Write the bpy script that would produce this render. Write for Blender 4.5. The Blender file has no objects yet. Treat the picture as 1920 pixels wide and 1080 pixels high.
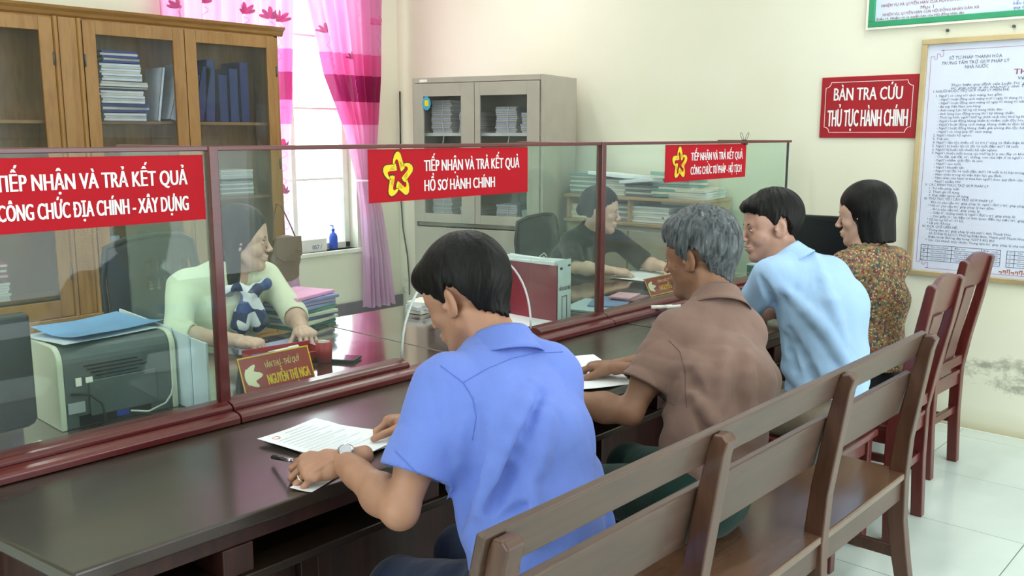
import bpy, math, random
import numpy as np
from mathutils import Vector, Matrix, Euler, noise
from mathutils.bvhtree import BVHTree
random.seed(7)
R = math.radians
SC = bpy.context.scene
COL = SC.collection

# ---------------------------------------------------------------- camera, sky, lights, exposure
cam_d = bpy.data.cameras.new('camera'); cam = bpy.data.objects.new('camera', cam_d); COL.objects.link(cam)
cam_d.sensor_width = 36; cam_d.lens = 1717 / 1920 * 36; cam_d.clip_start = .02
cam.location = (0, 0, 1.55); cam.rotation_euler = (R(90 - 9.52), 0, R(42.1 - 90))
SC.camera = cam
SC.view_settings.view_transform = 'Standard'; SC.view_settings.look = 'None'
SC.view_settings.gamma = 1; SC.view_settings.use_curve_mapping = False
SC.view_settings.exposure = -0.28
SC.cycles.use_denoising = True
SC.cycles.max_bounces = 10; SC.cycles.diffuse_bounces = 5; SC.cycles.glossy_bounces = 4
SC.cycles.transparent_max_bounces = 24; SC.cycles.transmission_bounces = 4
SC.cycles.sample_clamp_indirect = 6; SC.cycles.caustics_reflective = False; SC.cycles.caustics_refractive = False
W = bpy.data.worlds.new('daylight'); SC.world = W; W.use_nodes = True
W.node_tree.nodes['Background'].inputs[0].default_value = (.86, .95, 1, 1)
W.node_tree.nodes['Background'].inputs[1].default_value = 4.0
def area(name, loc, rot, sx, sy, power, color=(1, 1, 1)):
    l = bpy.data.lights.new(name, 'AREA'); l.shape = 'RECTANGLE'; l.size = sx; l.size_y = sy; l.energy = power; l.color = color
    o = bpy.data.objects.new(name, l); COL.objects.link(o); o.location = loc; o.rotation_euler = rot; return o
# light of the ceiling tubes (fittings are built below) and skylight entering the window and two added, unseen openings
TUBES = [(-.6, -.6), (2.3, -.6), (2.3, 2.4), (-.6, 2.4), (4.2, 1.4), (4.0, 4.3), (1.4, 4.6)]
for i, (x, y) in enumerate(TUBES):
    area('tube_light', (x, y, 3.3), (0, 0, 0), 1.2, .12, 19, (.96, 1, .97))
area('window_daylight', (3.9, 5.97, 1.85), (R(-90), 0, 0), 1.45, 2.1, 42, (.92, .97, 1))
area('added_front_fill', (2.9, -2.55, 1.4), (R(90), 0, 0), 3.2, 2.4, 48, (.93, .97, 1))  # unseen front opening, put in to light the backs and the sign wall
area('added_side_fill', (-2.55, 1.2, 1.9), (R(90), 0, R(-90)), 2.6, 1.6, 26, (.93, .97, 1))  # unseen side opening, added to bring more daylight into the room

# ---------------------------------------------------------------- helpers
def hx(h):
    h = h.lstrip('#'); v = [int(h[i:i+2], 16) / 255 for i in (0, 2, 4)]
    return tuple((x / 12.92 if x <= .04045 else ((x + .055) / 1.055) ** 2.4) for x in v) + (1,)
MATS = {}
def nodes(name):
    m = bpy.data.materials.new(name); m.use_nodes = True; MATS[name] = m
    nt = m.node_tree; return m, nt, nt.nodes['Principled BSDF']
def N(nt, typ, **kw):
    n = nt.nodes.new(typ)
    for k, v in kw.items():
        if k.startswith('i_'):
            key = k[2:]; key = int(key) if key.isdigit() else key.replace('_', ' '); n.inputs[key].default_value = v
        else: setattr(n, k, v)
    return n
def coords(nt, scale=(1, 1, 1), rot=(0, 0, 0), src='Object'):
    t = N(nt, 'ShaderNodeTexCoord'); m = N(nt, 'ShaderNodeMapping'); m.inputs['Scale'].default_value = scale; m.inputs['Rotation'].default_value = rot
    nt.links.new(t.outputs[src], m.inputs[0]); return m.outputs[0]
def ramp(nt, fac, stops):
    r = N(nt, 'ShaderNodeValToRGB'); e = r.color_ramp.elements
    while len(e) < len(stops): e.new(.5)
    for i, (p, c) in enumerate(stops): e[i].position = p; e[i].color = hx(c) if isinstance(c, str) else c
    nt.links.new(fac, r.inputs[0]); return r.outputs[0]
def bump(nt, b, h, strength, dist=.002):
    n = N(nt, 'ShaderNodeBump'); n.inputs['Strength'].default_value = strength; n.inputs['Distance'].default_value = dist
    nt.links.new(h, n.inputs['Height']); nt.links.new(n.outputs[0], b.inputs['Normal'])
def plain(name, col, rough=.5, metal=0, vary=.06, scale=8, bmp=0, bscale=200, spec=.5, sss=0, coat=0):
    if name in MATS: return MATS[name]
    m, nt, b = nodes(name)
    c = hx(col); n = N(nt, 'ShaderNodeTexNoise'); n.inputs['Scale'].default_value = scale; n.inputs['Detail'].default_value = 4
    nt.links.new(coords(nt), n.inputs[0])
    lo = tuple(x * (1 - vary * 1.6) for x in c[:3]) + (1,); hi = tuple(min(1, x * (1 + vary * 1.6)) for x in c[:3]) + (1,)
    nt.links.new(ramp(nt, n.outputs[0], [(.3, lo), (.7, hi)]), b.inputs['Base Color'])
    b.inputs['Roughness'].default_value = rough; b.inputs['Metallic'].default_value = metal; b.inputs['Specular IOR Level'].default_value = spec
    if sss: b.inputs['Subsurface Weight'].default_value = sss; b.inputs['Subsurface Radius'].default_value = (.01, .004, .002)
    if coat: b.inputs['Coat Weight'].default_value = coat; b.inputs['Coat Roughness'].default_value = .1
    if bmp:
        n2 = N(nt, 'ShaderNodeTexNoise'); n2.inputs['Scale'].default_value = bscale; nt.links.new(coords(nt), n2.inputs[0])
        bump(nt, b, n2.outputs[0], bmp)
    return m
def wood(name, stops, axis=0, rough=.35, scale=3, stretch=14, spec=.5, coat=0, bmp=.15):
    if name in MATS: return MATS[name]
    m, nt, b = nodes(name)
    s = [stretch] * 3; s[axis] = 1
    v = coords(nt, tuple(x * scale for x in s))
    n0 = N(nt, 'ShaderNodeTexNoise'); n0.inputs['Scale'].default_value = .6; n0.inputs['Detail'].default_value = 3; n0.inputs['Distortion'].default_value = 1.2
    nt.links.new(v, n0.inputs[0])
    n1 = N(nt, 'ShaderNodeTexNoise'); n1.inputs['Scale'].default_value = 3.5; n1.inputs['Detail'].default_value = 5; nt.links.new(v, n1.inputs[0])
    mx = N(nt, 'ShaderNodeMath', operation='MULTIPLY_ADD'); mx.inputs[1].default_value = .35; nt.links.new(n1.outputs[0], mx.inputs[0])
    m2 = N(nt, 'ShaderNodeMath', operation='MULTIPLY'); m2.inputs[1].default_value = .68; nt.links.new(n0.outputs[0], m2.inputs[0]); nt.links.new(m2.outputs[0], mx.inputs[2])
    nt.links.new(ramp(nt, mx.outputs[0], stops), b.inputs['Base Color'])
    rr = N(nt, 'ShaderNodeMapRange'); rr.inputs['To Min'].default_value = rough - .08; rr.inputs['To Max'].default_value = rough + .1
    nt.links.new(n0.outputs[0], rr.inputs[0]); nt.links.new(rr.outputs[0], b.inputs['Roughness'])
    b.inputs['Specular IOR Level'].default_value = spec
    if coat: b.inputs['Coat Weight'].default_value = coat; b.inputs['Coat Roughness'].default_value = .08 if coat >= .6 else .15; b.inputs['Coat IOR'].default_value = 1.6
    if bmp: bump(nt, b, mx.outputs[0], bmp, .001)
    return m
def glass(name, tint, haze=.05, rough=.0, gl=1.0):
    """thin clear sheet: tinted transparency, fresnel mirror, a little dust"""
    m = bpy.data.materials.new(name); m.use_nodes = True; MATS[name] = m; nt = m.node_tree; nt.nodes.clear()
    o = N(nt, 'ShaderNodeOutputMaterial'); t = N(nt, 'ShaderNodeBsdfTransparent'); t.inputs[0].default_value = hx(tint)
    g = N(nt, 'ShaderNodeBsdfGlossy'); g.inputs['Roughness'].default_value = rough; g.inputs[0].default_value = (gl, gl, gl, 1)
    d = N(nt, 'ShaderNodeBsdfDiffuse'); d.inputs[0].default_value = hx('#d4e2dc')
    lw = N(nt, 'ShaderNodeLayerWeight'); lw.inputs[0].default_value = .5
    pw = N(nt, 'ShaderNodeMath', operation='POWER'); pw.inputs[1].default_value = 4.5; nt.links.new(lw.outputs['Facing'], pw.inputs[0])
    f = N(nt, 'ShaderNodeMath', operation='MULTIPLY_ADD'); f.inputs[1].default_value = .8; f.inputs[2].default_value = .014; nt.links.new(pw.outputs[0], f.inputs[0])
    a = N(nt, 'ShaderNodeMixShader'); b = N(nt, 'ShaderNodeMixShader')
    nz = N(nt, 'ShaderNodeTexNoise'); nz.inputs['Scale'].default_value = 2.2; nz.inputs['Detail'].default_value = 6; nt.links.new(coords(nt, (1.6, 1, .5)), nz.inputs[0])
    mr = N(nt, 'ShaderNodeMapRange'); mr.inputs['From Min'].default_value = .35; mr.inputs['From Max'].default_value = .75
    mr.inputs['To Min'].default_value = haze * .35; mr.inputs['To Max'].default_value = haze * 1.8
    nt.links.new(nz.outputs[0], mr.inputs[0]); nt.links.new(mr.outputs[0], b.inputs[0])
    nt.links.new(f.outputs[0], a.inputs[0]); nt.links.new(t.outputs[0], a.inputs[1]); nt.links.new(g.outputs[0], a.inputs[2])
    nt.links.new(a.outputs[0], b.inputs[1]); nt.links.new(d.outputs[0], b.inputs[2]); nt.links.new(b.outputs[0], o.inputs[0]); return m

class MB:
    def __init__(s): s.v = []; s.f = []
    def add(s, v, f):
        n = len(s.v); s.v += [tuple(p) for p in v]; s.f += [tuple(i + n for i in q) for q in f]; return s
    def box(s, x0, x1, y0, y1, z0, z1):
        return s.add([(x, y, z) for x in (x0, x1) for y in (y0, y1) for z in (z0, z1)],
                     [(0, 1, 3, 2), (4, 6, 7, 5), (0, 4, 5, 1), (2, 3, 7, 6), (0, 2, 6, 4), (1, 5, 7, 3)])
    def obox(s, c, size, rot=(0, 0, 0)):
        M = Euler(rot).to_matrix(); c = Vector(c); a, b, d = [x / 2 for x in size]
        return s.add([c + M @ Vector((x, y, z)) for x in (-a, a) for y in (-b, b) for z in (-d, d)],
                     [(0, 1, 3, 2), (4, 6, 7, 5), (0, 4, 5, 1), (2, 3, 7, 6), (0, 2, 6, 4), (1, 5, 7, 3)])
    def prism(s, poly, f0, f1):
        """poly: 2-D points; f0, f1 map (u, v) to 3-D for the two faces"""
        n = len(poly); v = [f0(*p) for p in poly] + [f1(*p) for p in poly]
        return s.add(v, [tuple(range(n))[::-1], tuple(range(n, 2 * n))] + [(i, (i + 1) % n, n + (i + 1) % n, n + i) for i in range(n)])
    def tube(s, pts, r, n=8, closed=False, flat=1.0, up=None):
        pts = [Vector(p) for p in pts]; k = len(pts); rs = r if isinstance(r, (list, tuple)) else [r] * k; vs = []; nrm = None
        for i, p in enumerate(pts):
            if closed: t = pts[(i + 1) % k] - pts[i - 1]
            else: t = pts[min(i + 1, k - 1)] - pts[max(i - 1, 0)]
            t.normalize()
            if up is not None: nrm = Vector(up)
            if nrm is None: nrm = Vector((0, 0, 1)) if abs(t.z) < .9 else Vector((1, 0, 0))
            a = (nrm - t * nrm.dot(t))
            a = a.normalized() if a.length > 1e-6 else t.orthogonal().normalized(); nrm = a; b = t.cross(a)
            vs += [p + (a * math.cos(2 * math.pi * j / n) * flat + b * math.sin(2 * math.pi * j / n)) * rs[i] for j in range(n)]
        fs = [(i * n + j, i * n + (j + 1) % n, ((i + 1) % k) * n + (j + 1) % n, ((i + 1) % k) * n + j) for i in range(k if closed else k - 1) for j in range(n)]
        if not closed: fs += [tuple(range(n))[::-1], tuple(range((k - 1) * n, k * n))]
        return s.add(vs, fs)
    def lathe(s, prof, c=(0, 0, 0), n=20, sx=1, sy=1):
        vs = [(c[0] + r * sx * math.cos(2 * math.pi * j / n), c[1] + r * sy * math.sin(2 * math.pi * j / n), c[2] + z) for r, z in prof for j in range(n)]
        k = len(prof); fs = [(i * n + j, i * n + (j + 1) % n, (i + 1) * n + (j + 1) % n, (i + 1) * n + j) for i in range(k - 1) for j in range(n)]
        fs += [tuple(range(n))[::-1], tuple(range((k - 1) * n, k * n))]
        return s.add(vs, fs)
    def grid(s, fn, nu, nv, close=False):
        vs = [fn(i / (nu - 1), j / (nv - 1)) for i in range(nu) for j in range(nv)]
        return s.add(vs, [(i * nv + j, (i + 1) * nv + j, (i + 1) * nv + j + 1, i * nv + j + 1) for i in range(nu - 1) for j in range(nv - 1)])
    def mesh(s, name, smooth=False):
        me = bpy.data.meshes.new(name); me.from_pydata(s.v, [], s.f); me.validate()
        if smooth: me.polygons.foreach_set('use_smooth', [True] * len(me.polygons))
        me.update(); return me

def link(name, data, parent=None, loc=None, rot=None, label=None, kind=None, world=False):
    o = bpy.data.objects.new(name, data); COL.objects.link(o)
    if loc: o.location = loc
    if rot: o.rotation_euler = rot
    if parent:
        o.parent = parent
        if world:
            pl = Vector(); q = parent
            while q: pl += q.location; q = q.parent
            o.location = Vector(o.location) - pl
    if label: o['label'] = label
    if kind: o['kind'] = kind
    return o
def OB(name, mb, mat, parent=None, bevel=0, smooth=False, solid=0, sub=0, seg=2, **kw):
    me = mb.mesh(name, smooth) if isinstance(mb, MB) else mb
    if mat and not len(me.materials): me.materials.append(mat)
    o = link(name, me, parent, **kw)
    if solid: md = o.modifiers.new('s', 'SOLIDIFY'); md.thickness = solid; md.offset = 0
    if bevel: md = o.modifiers.new('b', 'BEVEL'); md.width = bevel; md.segments = seg; md.limit_method = 'ANGLE'; md.angle_limit = R(40)
    if sub: md = o.modifiers.new('u', 'SUBSURF'); md.levels = md.render_levels = sub
    return o
def thing(name, label, cat, loc=(0, 0, 0), rotz=0, group=None):
    o = bpy.data.objects.new(name, None); COL.objects.link(o); o.location = loc; o.rotation_euler = (0, 0, rotz); o.empty_display_size = .05
    o['label'] = label; o['category'] = cat
    if group: o['group'] = group
    return o
def tag(o, label, cat, group=None):
    o['label'] = label; o['category'] = cat
    if group: o['group'] = group
    return o
def dup(root, loc=None, rotz=None, label=None):
    r = root.copy(); COL.objects.link(r)
    if loc: r.location = loc
    if rotz is not None: r.rotation_euler = (0, 0, rotz)
    if label: r['label'] = label
    for ch in list(root.children):
        c = ch.copy(); COL.objects.link(c); c.parent = r
        for g in ch.children:
            d = g.copy(); COL.objects.link(d); d.parent = c
    return r
def struct(name, mb, mat, parent=None, **kw): return OB(name, mb, mat, parent, kind=None if parent else 'structure', **kw)

# lettering: (text, u0, v0, width, height) lines laid on a plane
def letters(lines, org, U, V, bold=.0, shear=0, mat=None, name='lettering', parent=None, world=True, label=None, res=2, lift=.0012):
    org = Vector(org); U = Vector(U); V = Vector(V); n = U.cross(V); mb = MB()
    cu = bpy.data.curves.new('t', 'FONT'); cu.resolution_u = res; cu.shear = shear
    o = bpy.data.objects.new('t', cu); COL.objects.link(o)
    for (txt, u0, v0, w, h) in lines:
        plainer = lambda s_: s_.replace('Ơ', 'O').replace('Đ', 'D')
        def right(s_):
            cu.body = s_; dg = bpy.context.evaluated_depsgraph_get(); m_ = bpy.data.meshes.new_from_object(o.evaluated_get(dg)); r_ = max((v.co.x for v in m_.vertices), default=0); bpy.data.meshes.remove(m_); return r_
        horns = []; bars = []
        for i_, ch_ in enumerate(txt):
            if ch_ == 'Đ' and bold: bars.append(right(plainer(txt[:i_]) + 'D') - right('D') + .02)
            if ch_ == 'Ơ':
                horns.append(right(plainer(txt[:i_]) + 'O'))
        cu.body = plainer(txt) if bold else txt.replace('Ơ', 'O')
        dg = bpy.context.evaluated_depsgraph_get(); me = bpy.data.meshes.new_from_object(o.evaluated_get(dg))
        co = np.empty(len(me.vertices) * 3, np.float32)
        if len(co) == 0: continue
        me.vertices.foreach_get('co', co); co = co.reshape(-1, 3)
        x0, x1 = co[:, 0].min(), co[:, 0].max(); sx = w / (x1 - x0) if w else h / .73; sy = h / .73
        for q in ((0,) if bold < .015 else (-1, 0, 1)):
            mb.add([org + U * (u0 + (c[0] - x0) * sx + q * bold * h * .75) + V * (v0 + c[1] * sy) + n * (lift + q * .00015) for c in co], [tuple(p.vertices) for p in me.polygons])
        for hx_ in bars:
            mb.add([org + U * (u0 + (hx_ + p - x0) * sx) + V * (v0 + q_ * sy) + n * (lift + .0002) for p, q_ in ((-.03, .32), (.30, .32), (.30, .41), (-.03, .41))], [(0, 1, 2, 3)])
        for hx_ in horns:
            P_ = [(-.10, .60), (.02, .66), (.035, .76), (.10, .76), (.09, .62), (-.04, .50)]
            mb.add([org + U * (u0 + (hx_ + p - x0) * sx) + V * (v0 + q_ * sy) + n * (lift + .0002) for p, q_ in P_], [tuple(range(6))])
        bpy.data.meshes.remove(me)
    bpy.data.objects.remove(o); bpy.data.curves.remove(cu)
    return OB(name, mb, mat, parent, world=world, label=label, kind='stuff' if len(lines) > 3 else None)
# ---------------------------------------------------------------- materials
def wall_mat():
    m, nt, b = nodes('cream wall paint')
    v = coords(nt)
    n = N(nt, 'ShaderNodeTexNoise'); n.inputs['Scale'].default_value = 1.1; n.inputs['Detail'].default_value = 5; nt.links.new(v, n.inputs[0])
    base = ramp(nt, n.outputs[0], [(.3, '#e4e3cd'), (.7, '#ecebda')])
    # mould and damp stain low on the wall
    sp = N(nt, 'ShaderNodeSeparateXYZ'); nt.links.new(v, sp.inputs[0])
    n2 = N(nt, 'ShaderNodeTexNoise'); n2.inputs['Scale'].default_value = 3.2; n2.inputs['Detail'].default_value = 9; n2.inputs['Roughness'].default_value = .68; nt.links.new(coords(nt, (1, 1.4, 2.6)), n2.inputs[0])
    n3 = N(nt, 'ShaderNodeTexNoise'); n3.inputs['Scale'].default_value = 38; n3.inputs['Detail'].default_value = 4; nt.links.new(v, n3.inputs[0])
    zr = ramp(nt, sp.outputs['Z'], [(0.02, (.35, .35, .35, 1)), (.14, (.45, .45, .45, 1)), (.24, (.8, .8, .8, 1)), (.36, (.9, .9, .9, 1)), (.50, (.3, .3, .3, 1)), (.60, (0, 0, 0, 1))])
    mu = N(nt, 'ShaderNodeMath', operation='MULTIPLY'); nt.links.new(zr, mu.inputs[0]); nt.links.new(n2.outputs[0], mu.inputs[1])
    m3 = N(nt, 'ShaderNodeMath', operation='MULTIPLY_ADD'); m3.inputs[1].default_value = .16; nt.links.new(n3.outputs[0], m3.inputs[0]); nt.links.new(mu.outputs[0], m3.inputs[2])
    fac = ramp(nt, m3.outputs[0], [(.47, (0, 0, 0, 1)), (.60, (.8, .8, .8, 1))])
    mx = N(nt, 'ShaderNodeMix', data_type='RGBA'); nt.links.new(fac, mx.inputs[0]); nt.links.new(base, mx.inputs[6]); mx.inputs[7].default_value = hx('#8e8f80')
    # yellowed foot
    zf = ramp(nt, sp.outputs['Z'], [(0.0, (.75, .75, .75, 1)), (.05, (.25, .25, .25, 1)), (.13, (0, 0, 0, 1))])
    my = N(nt, 'ShaderNodeMix', data_type='RGBA'); nt.links.new(zf, my.inputs[0]); nt.links.new(mx.outputs[2], my.inputs[6]); my.inputs[7].default_value = hx('#b3a67c')
    nt.links.new(my.outputs[2], b.inputs['Base Color']); b.inputs['Roughness'].default_value = .75
    bump(nt, b, n2.outputs[0], .12, .004); return m
M_WALL = wall_mat()
M_CEIL = plain('white ceiling paint', '#f0f0ea', .8)
M_TILE = plain('glossy pale floor tile', '#dbe8e4', .13, vary=.03, scale=3)
M_GROUT = plain('grey grout', '#8d938c', .8)
M_SKIRT = plain('dark grey skirting', '#6f6670', .5, vary=.15)
M_WHITE = plain('white painted frame', '#f1efe6', .45)
DARKW = wood('dark brown varnished wood', [(.2, '#1f1711'), (.5, '#2c2118'), (.8, '#392b20')], 0, .3, scale=1.2, stretch=7, spec=.5, coat=.45, bmp=.03)
DARKW2 = wood('dark brown wood front', [(.25, '#1d0d0b'), (.5, '#351813'), (.75, '#47251b')], 2, .45, scale=2)
REDW = wood('red brown varnished rail', [(.2, '#481614'), (.5, '#5d1d1c'), (.8, '#6c2625')], 0, .3, scale=2, stretch=12, coat=.3, bmp=.05)
CHAIRW = wood('mahogany red chair wood', [(.2, '#3d1412'), (.5, '#571d1a'), (.8, '#6b2824')], 2, .32, scale=2.5, stretch=10, coat=.3, bmp=.04)
BENCHW = wood('worn brown bench wood', [(.2, '#3c2c24'), (.5, '#4f3a30'), (.8, '#61493c')], 0, .4, scale=1.8, stretch=10, coat=.15)
BENCHS = wood('polished orange brown seat wood', [(.2, '#452a1c'), (.5, '#5f402e'), (.8, '#725746')], 0, .22, scale=1.5, stretch=8, coat=.5, bmp=.02)
BENCHP = wood('brown bench post wood', [(.2, '#3a2117'), (.5, '#513224'), (.8, '#694736')], 2, .35, scale=2.5, stretch=9, coat=.2)
OAK = wood('golden brown bookcase wood', [(.2, '#5e3c1a'), (.42, '#8d6330'), (.6, '#9c7440'), (.8, '#755024')], 2, .38, scale=2.2, stretch=7, coat=.2)
OAKH = wood('golden brown bookcase rail', [(.2, '#5e3c1a'), (.42, '#8d6330'), (.6, '#9c7440'), (.8, '#755024')], 0, .38, scale=2.2, stretch=7, coat=.2)
M_GLASS = glass('screen glass', '#f5fcf9', .028)
M_CGLASS = glass('cabinet glass', '#f2f4f6', .02)
M_WGLASS = glass('window glass', '#fdffff', .0)
M_BLACK = plain('black plastic', '#14171c', .38, vary=.1)
M_DGREY = plain('dark grey plastic', '#4a5254', .45)
M_STEEL = plain('warm grey enamelled steel', '#b3aa9f', .42, vary=.03)
M_CHROME = plain('polished steel', '#c9c9cc', .2, metal=1)
M_RED = plain('red sign print', '#b90f20', .6, vary=.03, scale=3, spec=.2)
M_MAROON = plain('maroon board', '#a51225', .3)
M_LETTER = plain('white lettering', '#f6f0f3', .4)
M_YEL = plain('yellow print', '#f6d413', .35)
M_GOLD = plain('gold lettering', '#e8b81e', .35)
M_PAPER = plain('white paper', '#eef1f5', .7, vary=.02)
M_PAPER2 = plain('aged paper', '#d6d3c4', .75, vary=.08)
M_BLUEF = plain('dark blue folder', '#1d2a63', .5)
M_INK = plain('grey printed ink', '#5b5f78', .7)
M_TAPE = plain('white tape', '#e9ecef', .5)

# ---------------------------------------------------------------- room
X0, X1, Y0, Y1, ZC = -2.6, 5.12, -2.6, 5.9, 3.45
fl = struct('floor', MB().box(X0, X1, Y0, Y1, -.06, -.006), M_GROUT)
TS = .605; tile_me = None
tm = MB().box(.002, TS - .002, .002, TS - .002, -.02, 0).mesh('tile'); tm.materials.append(M_TILE)
xi = 3.768 - TS * 12; yi = .755 - TS * 7
for i in range(16):
    for j in range(16):
        x, y = xi + i * TS, yi + j * TS
        if x > X0 - .3 and y > Y0 - .3 and x < X1 - .02 and y < Y1 - .02:
            w, d = min(TS, X1 - x), min(TS, Y1 - y)
            if w > TS - .01 and d > TS - .01: link('tile', tm, fl, loc=(x, y, 0))
            else: OB('tile', MB().box(.002, w - .001, .002, d - .001, -.02, 0), M_TILE, fl, loc=(x, y, 0))
struct('ceiling', MB().box(X0, X1, Y0, Y1, ZC, ZC + .1), M_CEIL)
struct('wall_right', MB().box(X1, X1 + .2, Y0 - .2, Y1 + .2, 0, ZC), M_WALL)
# window wall with its opening
WX0, WX1, WZ0, WZ1 = 3.1, 4.66, .64, 2.9
wb = MB().box(X0 - .2, WX0, Y1, Y1 + .22, 0, ZC).box(WX1, X1, Y1, Y1 + .22, 0, ZC).box(WX0, WX1, Y1, Y1 + .22, 0, WZ0).box(WX0, WX1, Y1, Y1 + .22, WZ1, ZC)
struct('wall_back', wb, plain('clean cream wall paint', '#e8e7d4', .75, vary=.02, scale=1.5, bmp=.05, bscale=60))
struct('wall_front', MB().box(X0 - .2, 1.2, Y0 - .2, Y0, 0, ZC).box(4.6, X1, Y0 - .2, Y0, 0, ZC).box(1.2, 4.6, Y0 - .2, Y0, 2.7, ZC), M_WALL)
struct('wall_left', MB().box(X0 - .2, X0, Y0 - .2, -.2, 0, ZC).box(X0 - .2, X0, 2.6, Y1, 0, ZC).box(X0 - .2, X0, -.2, 2.6, 0, 1.0).box(X0 - .2, X0, -.2, 2.6, 2.8, ZC), M_WALL)
struct('baseboard_back', MB().box(X0, X1 - .001, Y1 - .018, Y1 + .001, 0, .2), M_SKIRT, bevel=.004)
# window frame with casement bars
wf = struct('window_1', MB().box(WX0, WX1, Y1 + .1, Y1 + .16, WZ0, WZ0 + .05).box(WX0, WX1, Y1 + .1, Y1 + .16, WZ1 - .05, WZ1)
            .box(WX0, WX0 + .05, Y1 + .1, Y1 + .16, WZ0, WZ1).box(WX1 - .05, WX1, Y1 + .1, Y1 + .16, WZ0, WZ1), M_WHITE, bevel=.004)
for x in (3.62, 4.14): OB('mullion', MB().box(x - .02, x + .02, Y1 + .1, Y1 + .15, WZ0 + .05, WZ1 - .05), M_WHITE, wf, bevel=.003)
for z in (1.2, 1.75, 2.3): OB('window_bar', MB().box(WX0 + .05, WX1 - .05, Y1 + .12, Y1 + .135, z - .008, z + .008), M_WHITE, wf)
OB('window_sill', MB().box(WX0 - .03, WX1 + .03, Y1 - .03, Y1 + .1, WZ0 - .03, WZ0), M_WHITE, wf, bevel=.004)
for x0, x1 in ((WX0 + .05, 3.6), (3.64, 4.12), (4.16, WX1 - .05)):
    OB('pane', MB().box(x0, x1, Y1 + .126, Y1 + .13, WZ0 + .05, WZ1 - .05), M_WGLASS, wf)
# pale house across the yard, seen bleached through the window
M_OUT = plain('pale render', '#efe9e0', .8); M_OUTG = plain('yard concrete', '#d8d4ca', .9)
struct('ground_outside', MB().box(-6, 14, Y1 + .25, 30, -.35, -.3), M_OUTG)
# ceiling tube fittings
M_TUBE, ntt, bt = nodes('lit fluorescent tube'); bt.inputs['Emission Color'].default_value = (.95, 1, .97, 1); bt.inputs['Emission Strength'].default_value = 6
for i, (x, y) in enumerate(TUBES):
    t = thing('ceiling_light', 'white ceiling batten with one lit fluorescent tube', 'lamp', (x, y, 3.32), 0, 'ceiling tube lamps above the room')
    OB('batten', MB().box(-.62, .62, -.03, .03, .04, .13), M_WHITE, t, bevel=.004)
    OB('tube', MB().tube([(-.6, 0, .015), (.6, 0, .015)], .013, 12), M_TUBE, t, smooth=True)
# ---------------------------------------------------------------- public counter: two long tables end to end
def counter(x0, x1, label, skew=0.0, zt=.75):
    t = thing('reception_counter', label, 'counter', (x0, 1.66, 0))
    L = x1 - x0
    top = MB().prism([(0.0, 0), (L, 0), (L, .60), (-skew, .60)], lambda u, v: (u, v, zt - .034), lambda u, v: (u, v, zt))
    OB('tabletop', top, DARKW, t, bevel=.006, seg=3)
    OB('apron', MB().box(.03, L - .01, .035, .055, zt - .08, zt - .034), DARKW2, t, bevel=.002)
    OB('shelf_board', MB().box(.03, L - .01, .02, .40, .58, .602), DARKW, t, bevel=.003)
    OB('back_board', MB().box(.03, L - .01, .40, .415, .05, zt - .034), DARKW2, t)
    n = max(3, round(L / .47))
    for x in [.32 + .56 * i for i in range(9) if .32 + .56 * i < L - .1]:
        OB('divider_post', MB().box(x, x + .075, .03, .39, .602, zt - .08), DARKW2, t, bevel=.003)
    m = max(2, round(L / .62))
    for i in range(m):
        a = .03 + (L - .04) * i / m; b = .03 + (L - .04) * (i + 1) / m
        OB('front_panel', MB().box(a + .05, b - .05, .19, .2, .14, .55), DARKW2, t, bevel=.004)
        OB('panel_frame', MB().box(a, a + .05, .17, .2, .05, .58).box(b - .05, b, .17, .2, .05, .58).box(a + .05, b - .05, .17, .2, .50, .58).box(a + .05, b - .05, .17, .2, .05, .14), DARKW2, t, bevel=.003)
    OB('end_panel', MB().box(0.012, .03, .03, .585, .0, zt - .034), DARKW2, t, bevel=.003)
    OB('end_panel', MB().box(L - .018, L - .002, .03, .585, .0, zt - .034), DARKW2, t, bevel=.003)
    return t
counter(.628, 3.185, 'long dark wood counter table at which the men in blue and in brown sit', .075)
counter(3.19, 4.83, 'shorter dark wood counter table carrying the black screen', 0, .752)

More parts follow.
